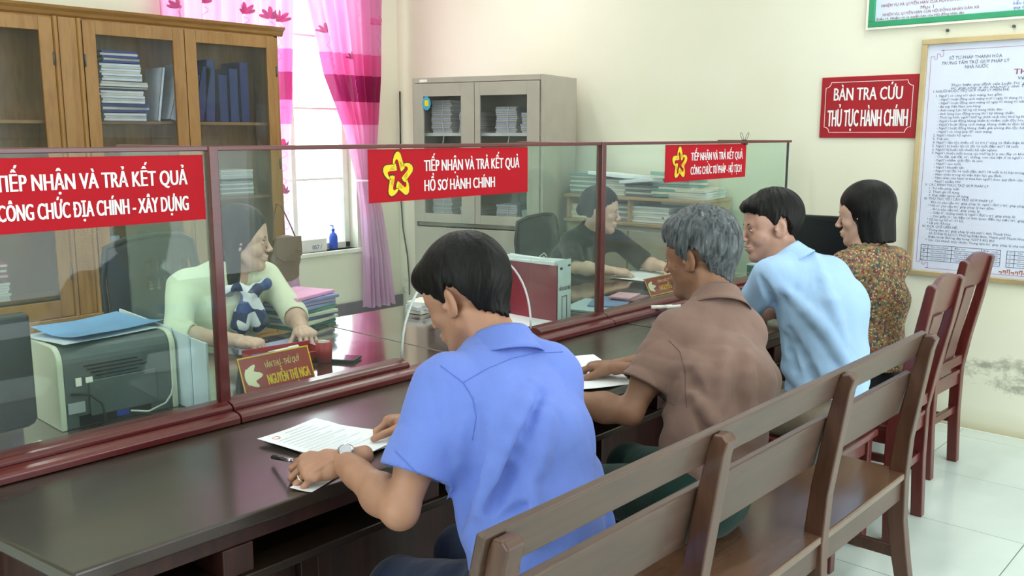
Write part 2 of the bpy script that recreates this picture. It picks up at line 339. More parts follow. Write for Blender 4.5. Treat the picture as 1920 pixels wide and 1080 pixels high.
# ---------------------------------------------------------------- glass screen on its red-brown sill
GY = 2.30
def screen(x0, x1, label, gap=None, signname=None):
    t = thing('glass_screen', label, 'screen', ((x0 + x1) / 2, GY, .75))
    W0 = dict(world=True)
    # moulded bottom rail: two stepped profiles
    lo = [(-.085, .752), (-.085, .768), (-.078, .776), (-.066, .779), (-.05, .781), (-.03, .781), (-.03, .752)]
    up = [(-.045, .781), (-.045, .790), (-.036, .797), (-.028, .799), (-.018, .803), (.02, .803), (.02, .752), (-.03, .752), (-.03, .781)]
    def ext(poly, a, b): return MB().prism(poly[::-1], lambda u, v: (a, GY + u, v), lambda u, v: (b, GY + u, v))
    OB('bottom_rail', ext(lo, x0, x1), REDW, t, world=True, bevel=.002)
    segs = [(x0, x1)] if not gap else [(x0, gap[0] - .005), (gap[1] + .01, x1)]
    for a, b in segs: OB('glazing_bead', ext(up, a, b), REDW, t, world=True, bevel=.0015)
    OB('top_rail', MB().box(x0, x1 + .012, GY - .012, GY + .012, 1.506, 1.519), REDW, t, world=True, bevel=.002)
    if x1 > 4.5: OB('edge_strip', MB().box(x1 - .014, x1 - .008, GY - .006, GY + .006, .80, 1.506), M_DGREY, t, world=True)
    else: OB('post', MB().box(x1 - .014, x1 + .014, GY - .016, GY + .016, .80, 1.519), REDW, t, world=True, bevel=.002)
    zb, zt = (.80, 1.506)
    if gap:
        cx, hw = (gap[0] + gap[1]) / 2, (gap[1] - gap[0]) / 2; H = .335
        arch = [(cx - hw * math.cos(a), zb + H * (math.sin(a) ** .9)) for a in [math.pi * i / 28 for i in range(29)]]
        poly = [(x0, zb)] + arch + [(x1 - .014, zb), (x1 - .014, zt), (x0, zt)]
        # split the sheet over the arch so that each piece is a simple strip
        mb = MB(); mb.box(x0, gap[0], GY - .003, GY + .003, zb, zt); mb.box(gap[1], x1 - .014, GY - .003, GY + .003, zb, zt)
        v = []; f = []
        for s in (-.003, .003):
            for (u, w) in arch: v += [(u, GY + s, w), (u, GY + s, zt)]
        n = len(arch)
        for i in range(n - 1):
            f.append((2 * i, 2 * i + 2, 2 * i + 3, 2 * i + 1)); k = 2 * n; f.append((k + 2 * i, k + 2 * i + 1, k + 2 * i + 3, k + 2 * i + 2))
        mb.add(v, f)
        OB('glass_pane', mb, M_GLASS, t, world=True)
        OB('arch_edging', MB().tube([(u, GY, w) for u, w in arch], .0042, 8), M_TAPE, t, smooth=True, world=True, label='white rubber edging of the pass-through arch')
    else:
        OB('glass_pane', MB().box(x0, x1 - .014, GY - .003, GY + .003, zb, zt), M_GLASS, t, world=True)
    return t
s1 = screen(.45, 1.32, 'glass screen section in front of the printer, in a red wooden frame')
s2 = screen(1.325, 3.10, 'glass screen section with an arched pass-through opening edged in white', gap=(1.99, 2.655))
s3 = screen(3.105, 4.83, 'glass screen section in front of the clerk in black, ending at a free edge')
def divider(x, y1, label):
    t = thing('glass_divider', label, 'divider', (x, GY + .03, .75))
    OB('top_rail', MB().box(x - .01, x + .01, GY + .022, y1, 1.506, 1.519), REDW, t, world=True, bevel=.002)
    OB('glass_pane', MB().box(x - .003, x + .003, GY + .024, y1 - .012, .752, 1.506), M_GLASS, t, world=True)
    OB('end_post', MB().box(x - .018, x + .018, y1 - .03, y1, .75, .97), REDW, t, world=True, bevel=.002)
divider(1.32, 2.84, 'glass side divider between the printer desk and the smiling woman')
divider(3.10, 2.76, 'glass side divider running back beside the maroon binder')
divider(4.83, 2.74, 'glass side divider at the far free end of the counter screen')
# clip on top
t = thing('binder_clip', 'small black binder clip gripping the top edge of the glass screen', 'clip', (4.32, GY, 1.50))
OB('clamp', MB().prism([(-.013, 0), (.013, 0), (.004, .026), (-.004, .026)], lambda u, v: (-.016, u, v - .002), lambda u, v: (.016, u, v - .002)), M_BLACK, t)
for s in (-1, 1): OB('wire_handle', MB().tube([(-.008, s * .006, .018), (-.012 , s * .018, .05), (0, s * .022, .06), (.012, s * .018, .05), (.008, s * .006, .018)], .0012, 6), M_DGREY, t)

# ---------------------------------------------------------------- red signs on the glass
def hand_star(org, U, V, r, parent):
    """five cupped yellow hands linked into a ring round a star-shaped gap"""
    org = Vector(org); U = Vector(U); V = Vector(V); n = U.cross(V)
    hand = [(-.31, .50), (-.29, .68), (-.22, .84), (-.10, .96), (.03, .98), (.14, .91), (.21, .76), (.28, .58), (.385, .40), (.37, .33), (.31, .31), (.285, .26), (.23, .27), (.20, .22), (.15, .25), (.10, .36), (.05, .52), (-.01, .66), (-.08, .70), (-.15, .66), (-.20, .56), (-.25, .47)]
    for k in range(5):
        a = 2 * math.pi * k / 5
        def tr(u, v, s=1.0, l=.0014):
            cu, cv = .03, .62; u, v = cu + (u - cu) * s, cv + (v - cv) * s; v *= 1.02
            x, y = u * math.cos(a) + v * math.sin(a), -u * math.sin(a) + v * math.cos(a)
            return org + (U * x * .86 + V * y) * r + n * l
        P = hand; m = len(P)
        def fan(s, l): return MB().add([tr(*p, s=s, l=l) for p in P], [tuple(range(m))[::-1]])
        OB('hand_outline', fan(1.30, .0008), M_BLACK, parent, world=True); OB('emblem_hand', fan(1.16, .0014), M_YEL, parent, world=True)
        mb = MB()
        for q in (0, 1, 2):
            p0 = (.085 + .055 * q, .62 - .02 * q); p1 = (.185 + .06 * q, .31 + .03 * q); d = .007
            mb.add([tr(p0[0] - d, p0[1], l=.0018), tr(p0[0] + d, p0[1], l=.0018), tr(p1[0] + d, p1[1], l=.0018), tr(p1[0] - d, p1[1], l=.0018)], [(0, 1, 2, 3)])
        OB('finger_line', mb, M_BLACK, parent, world=True, kind='stuff')
def glass_sign(x0, x1, z0, z1, l1, l2, label, emblem=True, w1=.65, w2=.45, tu=.30):
    y = GY - .0045
    t = thing('counter_sign', label, 'sign', ((x0 + x1) / 2, y, z0))
    W, H = x1 - x0, z1 - z0
    mb = MB().prism([(x0, z0), (x1, z0 + .002), (x1, z1), (x0, z1)], lambda u, v: (u, y - .001, v), lambda u, v: (u, y + .001, v))
    OB('sign_sheet', mb, M_RED, t, world=True)
    U, V = (1, 0, 0), (0, 0, 1)
    letters([(l1, tu * W, H * .56, w1 * W, H * .23), (l2, tu * W, H * .17, w2 * W, H * .23)], (x0, y - .001, z0), U, V, bold=.042, parent=t, res=3).data.materials.append(M_LETTER)
    if emblem: hand_star((x0 + .16 * W, y - .001, z0 + H * .50), U, V, H * .43, t)
    return t
glass_sign(.525, 1.293, 1.320, 1.496, 'TIẾP NHẬN VÀ TRẢ KẾT QUẢ', 'CÔNG CHỨC ĐỊA CHÍNH - XÂY DỰNG', 'red sign on the glass, cut by the frame, second line ending XÂY DỰNG', w1=.615, w2=.615, tu=.32)
glass_sign(1.862, 2.628, 1.333, 1.503, 'TIẾP NHẬN VÀ TRẢ KẾT QUẢ', 'HỒ SƠ HÀNH CHÍNH', 'red sign on the glass with yellow hand star, ending HỒ SƠ HÀNH CHÍNH', w1=.625, w2=.45, tu=.31)
glass_sign(3.577, 4.333, 1.333, 1.503, 'TIẾP NHẬN VÀ TRẢ KẾT QUẢ', 'CÔNG CHỨC TƯ PHÁP - HỘ TỊCH', 'smallest-looking red glass sign, over the clerk in black, ending HỘ TỊCH', w1=.66, w2=.65, tu=.29)

# ---------------------------------------------------------------- things on the sign wall
RX = X1
UW, VW = (0, -1, 0), (0, 0, 1)
def wy(u, v, d=0): return (RX - d, u, v)
t = thing('wall_sign', 'maroon board on the far wall reading BÀN TRA CỨU with white keyline', 'sign', (RX, 1.99, 1.53))
sz0, sz1, sy0, sy1 = 1.532, 1.866, 2.252, 1.722
OB('board', MB().box(RX - .012, RX, sy1, sy0, sz0, sz1), M_MAROON, t, world=True, bevel=.002)
# white keyline with notched corners
def keyline():
    a, b, c, d, k = .025, .505, .028, .306, .03
    p = []
    for (cx, cy, a0) in ((a, c, 0), (b, c, 90), (b, d, 180), (a, d, 270)):
        for i in range(5):
            an = R(a0 + 90 - 90 * i / 4); p.append((cx + k * math.cos(an), cy + k * math.sin(an)))
    return p
kp = keyline(); mb = MB()
cx0, cy0 = .265, .167
q = [(cx0 + (u - cx0) * (1 - .012), cy0 + (v - cy0) * (1 - .02)) for u, v in kp]; n = len(kp)
P3 = lambda u, v: (RX - .0135, sy0 - u, sz0 + v)
mb.add([P3(*p) for p in kp] + [P3(*p) for p in q], [(i, (i + 1) % n, n + (i + 1) % n, n + i) for i in range(n)])
OB('keyline', mb, M_LETTER, t, world=True)
o = letters([('BÀN TRA CỨU', .075, .205, .375, .072), ('THỦ TỤC HÀNH CHÍNH', .045, .063, .44, .095)], (RX - .013, sy0, sz0), UW, VW, bold=.03, parent=t)
o.data.materials.append(M_LETTER)

PINKW = plain('brown red print', '#8f3a55', .7)
def framed(name, label, y0, y1, z0, z1, fm, fw, bg):
    t = thing(name, label, 'notice', (RX, (y0 + y1) / 2, z0))
    OB('sheet', MB().box(RX - .01, RX, y0 + fw * .5, y1 - fw * .5, z0 + fw * .5, z1 - fw * .5), bg, t, world=True)
    OB('frame', MB().box(RX - .03, RX, y0, y1, z0, z0 + fw).box(RX - .03, RX, y0, y1, z1 - fw, z1).box(RX - .03, RX, y0, y0 + fw, z0 + fw, z1 - fw).box(RX - .03, RX, y1 - fw, y1, z0 + fw, z1 - fw), fm, t, world=True, bevel=.003)
    return t
M_SHEET = plain('bluish notice sheet', '#d9e0f4', .5, vary=.01)
M_ALU = plain('champagne aluminium frame', '#c9b48a', .35, metal=.4)
M_GRN = plain('green frame', '#2f9a6c', .4)
t = framed('notice_board', 'tall framed notice on the far wall with columns of small print and a table', .42, 1.715, .80, 2.038, M_ALU, .028, M_SHEET)
by1, bz1 = 1.69, 2.015
lines = []
LH = .0128
txt = [('SỞ TƯ PHÁP THANH HÓA', .11, 1.93, .25, .017), ('TRUNG TÂM TRỢ GIÚP PHÁP LÝ', .075, 1.905, .32, .017), ('NHÀ NƯỚC', .19, 1.882, .11, .017),
       ('CỘNG HÒA XÃ HỘI CHỦ NGHĨA VIỆT NAM', .475, 1.933, .55, .018), ('Độc lập - Tự do - Hạnh phúc', .58, 1.905, .36, .018),
       ('I. NGƯỜI ĐƯỢC TRỢ GIÚP PHÁP LÝ MIỄN PHÍ:', .045, 1.765, .36, .013)]
body = ['1. Người có công với cách mạng, bao gồm:', '- Người hoạt động cách mạng trước ngày 01 tháng 01 năm 1945;', '- Người hoạt động cách mạng từ ngày 01 tháng 01 năm 1945 đến ngày khởi nghĩa;',
        '- Bà mẹ Việt Nam anh hùng;', '- Anh hùng Lực lượng vũ trang nhân dân;', '- Anh hùng Lao động trong thời kỳ kháng chiến;', '- Thương binh, người hưởng chính sách như thương binh, bệnh binh;',
        '- Người hoạt động kháng chiến bị nhiễm chất độc hóa học;', '- Người hoạt động cách mạng, kháng chiến bị địch bắt tù, đày;', '- Người hoạt động kháng chiến giải phóng dân tộc, bảo vệ Tổ quốc và làm nghĩa vụ;',
        '- Người có công giúp đỡ cách mạng;', '2. Người thuộc hộ nghèo;', '3. Trẻ em;', '4. Người dân tộc thiểu số cư trú ở vùng có điều kiện kinh tế xã hội đặc biệt khó khăn;',
        '5. Người bị buộc tội từ đủ 16 tuổi đến dưới 18 tuổi;', '6. Người bị buộc tội thuộc hộ cận nghèo;', '7. Người thuộc một trong các trường hợp sau đây có khó khăn về tài chính:', '- Cha đẻ, mẹ đẻ, vợ, chồng, con của liệt sĩ và người có công nuôi dưỡng liệt sĩ;',
        '- Người nhiễm chất độc da cam;', '- Người cao tuổi;', '- Người khuyết tật;', '- Người từ đủ 16 tuổi đến dưới 18 tuổi là bị hại trong vụ án hình sự;', '- Nạn nhân trong vụ việc bạo lực gia đình;',
        '- Nạn nhân của hành vi mua bán người theo quy định của Luật Phòng, chống mua bán người;', '- Người nhiễm HIV.', 'II. CÁC HÌNH THỨC TRỢ GIÚP PHÁP LÝ:', '1. Tư vấn pháp luật', '2. Tham gia tố tụng', '3. Đại diện ngoài tố tụng',
        'III. THỦ TỤC YÊU CẦU TRỢ GIÚP PHÁP LÝ:', 'Khi có yêu cầu trợ giúp pháp lý, người được trợ giúp pháp lý phải nộp hồ sơ tại Trung tâm', '* Hồ sơ yêu cầu trợ giúp pháp lý bao gồm:', '- Đơn yêu cầu trợ giúp pháp lý;', '- Giấy tờ chứng minh là người được trợ giúp pháp lý;',
        '- Các giấy tờ, tài liệu có liên quan đến vụ việc trợ giúp pháp lý.', '* Số lượng hồ sơ: 01 bộ', '* Lệ phí: Không', 'IV. ĐỊA CHỈ LIÊN HỆ:', '* Trung tâm trợ giúp pháp lý nhà nước tỉnh Thanh Hóa', 'Số 32 Đại lộ Lê Lợi, Phường Điện Biên, Thành phố Thanh Hóa', 'Điện thoại đường dây nóng: 0237 3 852 855', '* Các Chi nhánh trực thuộc Trung tâm trợ giúp pháp lý nhà nước:']
z = 1.742
for s in body:
    head = s[:2] in ('II', 'IV') or s.startswith('I.')
    ind = .04 if head else (.06 if s[0] in '123456789*' else .075)
    txt.append((s, ind, z, min(.98, len(s) * (.0089 if head else .0079)), LH)); z -= .0184
o = letters(txt, (RX - .01, by1, 0), UW, VW, bold=.008, parent=t, res=1); o.data.materials.append(M_INK)
o = letters([('THÔNG BÁO', .42, 1.845, .27, .026)], (RX - .01, by1, 0), UW, VW, bold=.03, parent=t, name='lettering', label='dark red heading lettering'); o.data.materials.append(PINKW)
o = letters([('Về trợ giúp pháp lý miễn phí', .44, 1.818, .36, .016), ('Thực hiện quy định của Luật Trợ giúp pháp lý năm 2017 về các', .13, 1.795, .62, .013), ('trợ giúp pháp lý do nhà nước tỉnh Thanh Hóa thông báo như sau:', .13, 1.780, .62, .013)], (RX - .01, by1, 0), UW, VW, shear=.25, parent=t, res=1); o.data.materials.append(M_INK)
mb = MB()
for k in range(13):
    u0 = .43 + .019 * k; hh = .012 + .006 * ((k * 7) % 3)
    mb.box(RX - .0112, RX - .0098, by1 - u0 - .014, by1 - u0 - .010, .848, .848 + hh); mb.box(RX - .0112, RX - .0098, by1 - u0 - .014, by1 - u0, .848 + hh - .004, .848 + hh); mb.box(RX - .0112, RX - .0098, by1 - u0 - .004, by1 - u0, .848 + .006, .848 + hh)
OB('orange_ornament', mb, plain('orange print', '#d0682c', .6), t, world=True, kind='stuff')
# ruled table at the foot and an inner keyline with meander corners
mb = MB()
def rule(u0, z0, u1, z1, w=.0022):
    mb.box(RX - .0112, RX - .0098, by1 - max(u0, u1) - (w if u0 == u1 else 0), by1 - min(u0, u1), min(z0, z1) - (w if z0 == z1 else 0), max(z0, z1))
for tb in (0, 1):
    u = .04 + .42 * tb; cols = [0, .035, .155, .30, .39]
    for c in cols: rule(u + c, .885, u + c, .968)
    for k in range(5): rule(u, .885 + .0208 * k, u + .39, .885 + .0208 * k)
OB('ruled_table', mb, M_INK, t, world=True, kind='stuff')
tl = []
for tb in (0, 1):
    u = .04 + .42 * tb
    for k, row in enumerate([('STT', 'Tên Chi nhánh', 'Địa chỉ', 'Điện thoại'), (str(1 + 3 * tb), 'Chi nhánh số %d' % (1 + 3 * tb), 'Huyện Ngọc Lặc', '02373 505 266'), (str(2 + 3 * tb), 'Chi nhánh số %d' % (2 + 3 * tb), 'Thị xã Bỉm Sơn', '02373 770 188'), (str(3 + 3 * tb), 'Chi nhánh số %d' % (3 + 3 * tb), 'Huyện Quan Hóa', '02373 875 110')]):
        for c, (cu, cw) in zip(row, ((.012, .014), (.05, .09), (.17, .11), (.31, .07))): tl.append((c, u + cu, .953 - .0208 * k, min(cw, len(c) * .0075), .0085))
o = letters(tl, (RX - .01, by1, 0), UW, VW, parent=t, res=1); o.data.materials.append(M_INK)
mb = MB()
a, b, c, d = .02, 1.225, .845, 1.98
rule(a, c + .05, a, d - .05); rule(a + .05, d, b - .05, d); rule(a + .05, c, b - .05, c); rule(b, c + .05, b, d - .05)
for (u, zz, su, sz) in ((a, d, 1, -1), (a, c, 1, 1)):
    pts = [(0, .05), (0, .03), (.018, .03), (.018, .045), (.03, .045), (.03, .018), (.045, .018), (.045, .03), (.06, .03), (.06, 0), (.05, 0)]
    for p, q2 in zip(pts, pts[1:]): rule(u + su * p[0], zz + sz * p[1], u + su * q2[0], zz + sz * q2[1])
OB('keyline', mb, plain('faint red keyline', '#b98aa6', .7), t, world=True, kind='stuff')

t = framed('green_notice_board', 'green-framed printed board at the top of the far wall', .55, 2.005, 2.12, 2.9, M_GRN, .03, M_SHEET)
OB('outer_edging', MB().box(RX - .026, RX, .54, 2.018, 2.108, 2.12).box(RX - .026, RX, 2.006, 2.018, 2.12, 2.9), M_WHITE, t, world=True)
gl = [('Chương III', .22, 2.245, .15, .02), ('NHIỆM VỤ VÀ QUYỀN HẠN CỦA HỘI ĐỒNG NHÂN DÂN', .055, 2.222, .50, .016), ('Mục 1', .26, 2.197, .065, .017), ('NHIỆM VỤ, QUYỀN HẠN CỦA HỘI ĐỒNG NHÂN DÂN XÃ', .065, 2.175, .48, .015), ('Điều 19. Nhiệm vụ và quyền hạn của Hội đồng nhân dân', .035, 2.155, .44, .013)]
o = letters(gl, (RX - .01, 2.0, 0), UW, VW, bold=.01, parent=t, res=1); o.data.materials.append(PINKW)
g2 = [(s, .70, 2.26 - .0205 * k, w, .015) for k, (s, w) in enumerate([('công dân và tổ chức trên địa bàn huyện trong việc', .5), ('thực hiện pháp luật; giám sát việc tuân theo Hiến pháp', .55), ('và pháp luật ở địa phương; thực hiện nghị quyết của', .55), ('Hội đồng nhân dân; quyết định những vấn đề quan trọng,', .55), ('bầu đại biểu Quốc hội theo quy định của pháp luật', .5), ('quy định tại khoản 2 Điều này.', .3)])]
g2 += [(s, .03, 2.285 + .0215 * k, .55, .015) for k, s in enumerate(['địa phương được phân cấp và hướng dẫn thực hiện', 'kiểm tra việc thực hiện nhiệm vụ của các cơ quan', 'tổ chức chính quyền địa phương theo quy định'])]
o = letters(g2, (RX - .01, 2.0, 0), UW, VW, bold=.01, parent=t, res=1); o.data.materials.append(plain('blue printed ink', '#3f4fa8', .7))
for k, (y, z) in enumerate(((1.60, 2.078), (1.29, 2.075))):
    o = OB('wall_nail', MB().tube([(RX + .002, y, z), (RX - .012, y, z)], .008, 10), M_DGREY); tag(o, ['grey nail head between the two notice boards, nearer the maroon sign', 'grey hanger nail just above the tall notice board'][k], 'nail')

# ---------------------------------------------------------------- worn wooden bench behind the customers
def bench():
    t = thing('wooden_bench', 'long worn brown wooden bench with two broad back slats', 'bench', (2.0, 1.15, 0))
    bx0, bx1 = .985, 3.0
    px = [1.0, 1.68, 2.345, 2.985]
    # post profile in the (y, z) plane: splayed foot, upright, leaning back
    def prof(y): return [(-.10, 0), (-.055, 0), (-.02, .16), (.005, .30), (.01, .44), (-.005, .60), (-.035, .78), (-.062, .905), (-.072, .925), (-.095, .928), (-.108, .915), (-.098, .88), (-.075, .72), (-.055, .58), (-.048, .44), (-.052, .30), (-.072, .16), (-.10, .0)]
    for x in px:
        w = .021
        P = prof(0)[:-1]
        OB('back_post', MB().prism([(u + 1.0, v) for u, v in P], lambda u, v: (x - w, u, v), lambda u, v: (x + w, u, v)), BENCHP, t, world=True, bevel=.004, smooth=False)
        OB('front_leg', MB().prism([(1.335, 0), (1.375, 0), (1.385, .42), (1.325, .42)], lambda u, v: (x - w, u, v), lambda u, v: (x + w, u, v)), BENCHP, t, world=True, bevel=.004)
        OB('stretcher', MB().box(x - .012, x + .012, .97, 1.34, .16, .20), BENCHP, t, world=True, bevel=.003)
    OB('back_slat', MB().prism([(-.0635, .872), (-.083, .950), (-.063, .955), (-.043, .874)], lambda u, v: (bx0 - .02, 1.0 + u + .012, v - .02), lambda u, v: (bx1, 1.0 + u + .012, v - .02)), BENCHW, t, world=True, bevel=.005, seg=3)
    OB('back_slat', MB().prism([(-.012, .650), (-.043, .795), (-.023, .800), (.008, .655)], lambda u, v: (bx0 - .01, 1.0 + u + .008, v), lambda u, v: (bx1 - .01, 1.0 + u + .008, v)), BENCHW, t, world=True, bevel=.005, seg=3)
    OB('seat', MB().box(bx0, bx1, .955, 1.40, .437, .462), BENCHS, t, world=True, bevel=.006, seg=3)
    OB('seat_rail', MB().box(bx0 + .01, bx1 - .012, .965, .985, .365, .437), BENCHW, t, world=True, bevel=.003)
    OB('seat_rail', MB().box(bx0 + .01, bx1 - .01, 1.365, 1.385, .365, .437), BENCHW, t, world=True, bevel=.003)
    OB('seat_rail', MB().box(bx1 - .028, bx1 - .006, .985, 1.365, .365, .437), BENCHP, t, world=True, bevel=.003)
    return t
bench()

# ---------------------------------------------------------------- mahogany chairs
def chair(label, loc, rotz=0):
    t = thing('wooden_chair', label, 'chair', loc, rotz)
    w = .165
    for s in (-1, 1):
        x = s * w
        P = [(-.035, 0), (.01, 0), (.022, .25), (.025, .46), (-.005, .62), (-.05, .82), (-.082, 1.0), (-.088, 1.012), (-.105, 1.012), (-.118, 1.0), (-.09, .82), (-.05, .62), (-.025, .46), (-.025, .25)]
        OB('back_post', MB().prism(P, lambda u, v: (x - .02, u, v), lambda u, v: (x + .02, u, v)), CHAIRW, t, bevel=.004)
        OB('front_leg', MB().box(x - .02, x + .02, .38, .42, 0, .43), CHAIRW, t, bevel=.004)
        OB('side_stretcher', MB().box(x - .01, x + .01, .02, .385, .19, .225), CHAIRW, t, bevel=.003)
        OB('side_rail', MB().box(x - .011, x + .011, .02, .385, .385, .435), CHAIRW, t, bevel=.003)
    OB('seat', MB().prism([(-w - .012, -.02), (w + .012, -.02), (w + .02, .43), (-w - .02, .43)], lambda u, v: (u, v, .435), lambda u, v: (u, v, .458)), CHAIRW, t, bevel=.006)
    yy = lambda z: -.10 + (1.0 - z) * .2
    # arched top rail
    nu = 9; mb = MB(); v = []; 
    top = [(-w + .018 + (2 * w - .036) * i / 8) for i in range(nu)]
    for d in (-.009, .009):
        for u in top: z = 1.0 + .035 * (1 - (u / w) ** 2); v += [(u, yy(z) + d + .012 * (1 - (u / w) ** 2), z)]
        for u in top: z = .865 + .04 * abs(u / w) ** 3; v += [(u, yy(z) + d + .012 * (1 - (u / w) ** 2), z)]
    f = []
    for i in range(nu - 1): f += [(i, i + 1, nu + i + 1, nu + i), (2 * nu + i + 1, 2 * nu + i, 3 * nu + i, 3 * nu + i + 1), (i + 1, i, 2 * nu + i, 2 * nu + i + 1), (nu + i, nu + i + 1, 3 * nu + i + 1, 3 * nu + i)]
    f += [(0, nu, 3 * nu, 2 * nu), (nu - 1, 3 * nu - 1, 4 * nu - 1, 2 * nu - 1)]
    OB('top_rail', mb.add(v, f), CHAIRW, t, bevel=.003)
    for a, b in ((-.06, .06),):
        OB('back_splat', MB().prism([(a, .52), (b, .52), (b, .875), (a, .875)], lambda u, z: (u, yy(z) - .007 + .028 * 0, z), lambda u, z: (u, yy(z) + .007, z)), CHAIRW, t, bevel=.003)
    OB('lower_rail', MB().box(-w + .018, w - .018, -.025, -.005, .485, .53), CHAIRW, t, bevel=.003)
    OB('rear_rail', MB().box(-w + .018, w - .018, -.015, .005, .385, .435), CHAIRW, t, bevel=.003)
    OB('rear_stretcher', MB().box(-w + .018, w - .018, -.01, .01, .24, .275), CHAIRW, t, bevel=.003)
    return t
ch = chair('mahogany chair on which the woman in the floral blouse sits', (3.61, 1.165, 0), R(1))
dup(ch, (4.39, 1.27, 0), R(-2), 'empty mahogany chair at the far end, nearest the stained wall')
t = thing('wooden_stool', 'low mahogany stool without a back under the man in the pale blue shirt', 'stool', (3.19, 1.36, 0))
OB('seat', MB().box(-.18, .18, -.17, .17, .435, .46), CHAIRW, t, bevel=.006)
for sx in (-1, 1):
    for sy in (-1, 1): OB('leg', MB().box(sx * .145 - .02, sx * .145 + .02, sy * .135 - .02, sy * .135 + .02, 0, .435), CHAIRW, t, bevel=.004)
    OB('side_rail', MB().box(sx * .145 - .01, sx * .145 + .01, -.115, .115, .37, .43), CHAIRW, t, bevel=.003); OB('side_stretcher', MB().box(sx * .145 - .01, sx * .145 + .01, -.115, .115, .15, .185), CHAIRW, t, bevel=.003)
    OB('end_rail', MB().box(-.125, .125, sx * .135 - .01, sx * .135 + .01, .37, .43), CHAIRW, t, bevel=.003)

# ---------------------------------------------------------------- desks behind the screen
def desk(x0, x1, y0, y1, label, mat=DARKW):
    t = thing('office_desk', label, 'desk', (x0, y0, 0))
    L, D = x1 - x0, y1 - y0
    OB('tabletop', MB().box(0, L, 0, D, .722, .75), mat, t, bevel=.004)
    for x in (.02, L - .07):
        for y in (.02, D - .07): OB('leg', MB().box(x, x + .05, y, y + .05, 0, .722), DARKW2, t)
    OB('modesty_panel', MB().box(.07, L - .07, .02, .035, .15, .722), DARKW2, t)
    OB('drawer_unit', MB().box(L - .45, L - .08, .05, D - .1, .30, .72), DARKW2, t, bevel=.004)
    return t
DESKG = wood('glossy brown desk top', [(.25, '#33211c'), (.5, '#4d362e'), (.75, '#5d463b')], 0, .12, scale=1.6, stretch=8, spec=.9, coat=1, bmp=.02)
desk(.35, 1.295, 2.335, 3.0, 'brown office desk carrying the grey printer behind the glass', DESKG)
desk(1.345, 2.295, 2.335, 3.14, 'glossy brown desk at which the smiling woman writes', DESKG)
desk(2.30, 3.075, 2.335, 3.25, 'brown desk behind the arched opening with a maroon binder on it', DESKG)
desk(3.125, 4.69, 2.335, 3.04, 'brown desk at which the clerk in black sits', DESKG)

# ---------------------------------------------------------------- golden wooden bookcase
def bookcase():
    t = thing('wooden_bookcase', 'tall golden brown wooden bookcase with glazed doors along the window wall', 'bookcase', (2.2, 5.45, 0))
    yb, yf = 5.75, 5.45; x0, x1, H = .86, 3.68, 2.215
    OB('carcass', MB().box(x0, x0 + .025, yf + .02, yb, .08, H).box(x1 - .03, x1, yf + .02, yb, .08, H).box(x0, x1, yb - .012, yb, .08, H).box(x0, x1, yf + .02, yb, .08, .11).box(x0, x1, yf + .02, yb, H - .02, H).box(2.27, 2.29, yf + .02, yb, .1, H), OAK, t, world=True)
    OB('plinth', MB().box(x0 + .01, x1 - .01, yf + .03, yb, 0, .08), OAKH, t, world=True)
    OB('cornice', MB().prism([(0, 0), (-.012, .012), (-.018, .03), (-.038, .045), (-.045, .06), (0, .06)], lambda u, v: (x0 - .03, yf + .02 + u, H - .012 + v), lambda u, v: (x1 + .04, yf + .02 + u, H - .012 + v)).box(x0 - .03, x1 + .04, yf + .02, yb, H, H + .048), OAKH, t, world=True, bevel=.002)
    OB('centre_stile', MB().box(2.232, 2.332, yf, yf + .02, .08, H - .012), OAK, t, world=True, bevel=.003)
    for x in (2.216, 2.347): OB('stile_bead', MB().prism([(-.014, 0), (-.009, -.012), (0, -.017), (.009, -.012), (.014, 0)], lambda u, v: (x + u, yf + v + .004, .08), lambda u, v: (x + u, yf + v + .004, H - .012)), OAK, t, world=True)
    for z in (.62, 1.14, 1.63):
        OB('shelf', MB().box(x0 + .03, 2.265, yf + .06, yb - .015, z - .018, z), OAKH, t, world=True); OB('shelf', MB().box(2.295, x1 - .03, yf + .06, yb - .015, z - .018, z), OAKH, t, world=True)
    for (a, b, hinge) in ((.87, 1.53, 0), (1.535, 2.20, 1), (2.365, 2.99, 0), (2.995, 3.655, 1)):
        dr = OB('door', MB().box(a, a + .075, yf, yf + .022, .50, 2.195).box(b - .075, b, yf, yf + .022, .50, 2.195).box(a + .075, b - .075, yf, yf + .022, 2.12, 2.195).box(a + .075, b - .075, yf, yf + .022, .50, .60), OAK, t, world=True, bevel=.003)
        OB('pane', MB().box(a + .07, b - .07, yf + .009, yf + .013, .59, 2.13), M_CGLASS, dr, world=True)
        for z in (1.97, 1.35, .75):
            xh = b - .004 if hinge else a + .004
            OB('hinge', MB().tube([(xh, yf - .003, z - .035), (xh, yf - .003, z + .035)], .005, 8), M_DGREY, dr, world=True, smooth=True)
        OB('lower_door', MB().box(a, a + .08, yf, yf + .022, .1, .47).box(b - .08, b, yf, yf + .022, .1, .47).box(a + .08, b - .08, yf, yf + .022, .38, .47).box(a + .08, b - .08, yf, yf + .022, .1, .18).box(a + .08, b - .08, yf + .01, yf + .018, .18, .38), OAK, t, world=True, bevel=.003)
    OB('mid_rail', MB().box(x0, x1, yf - .012, yf + .02, .472, .498), OAKH, t, world=True, bevel=.005)
    return t
bookcase()

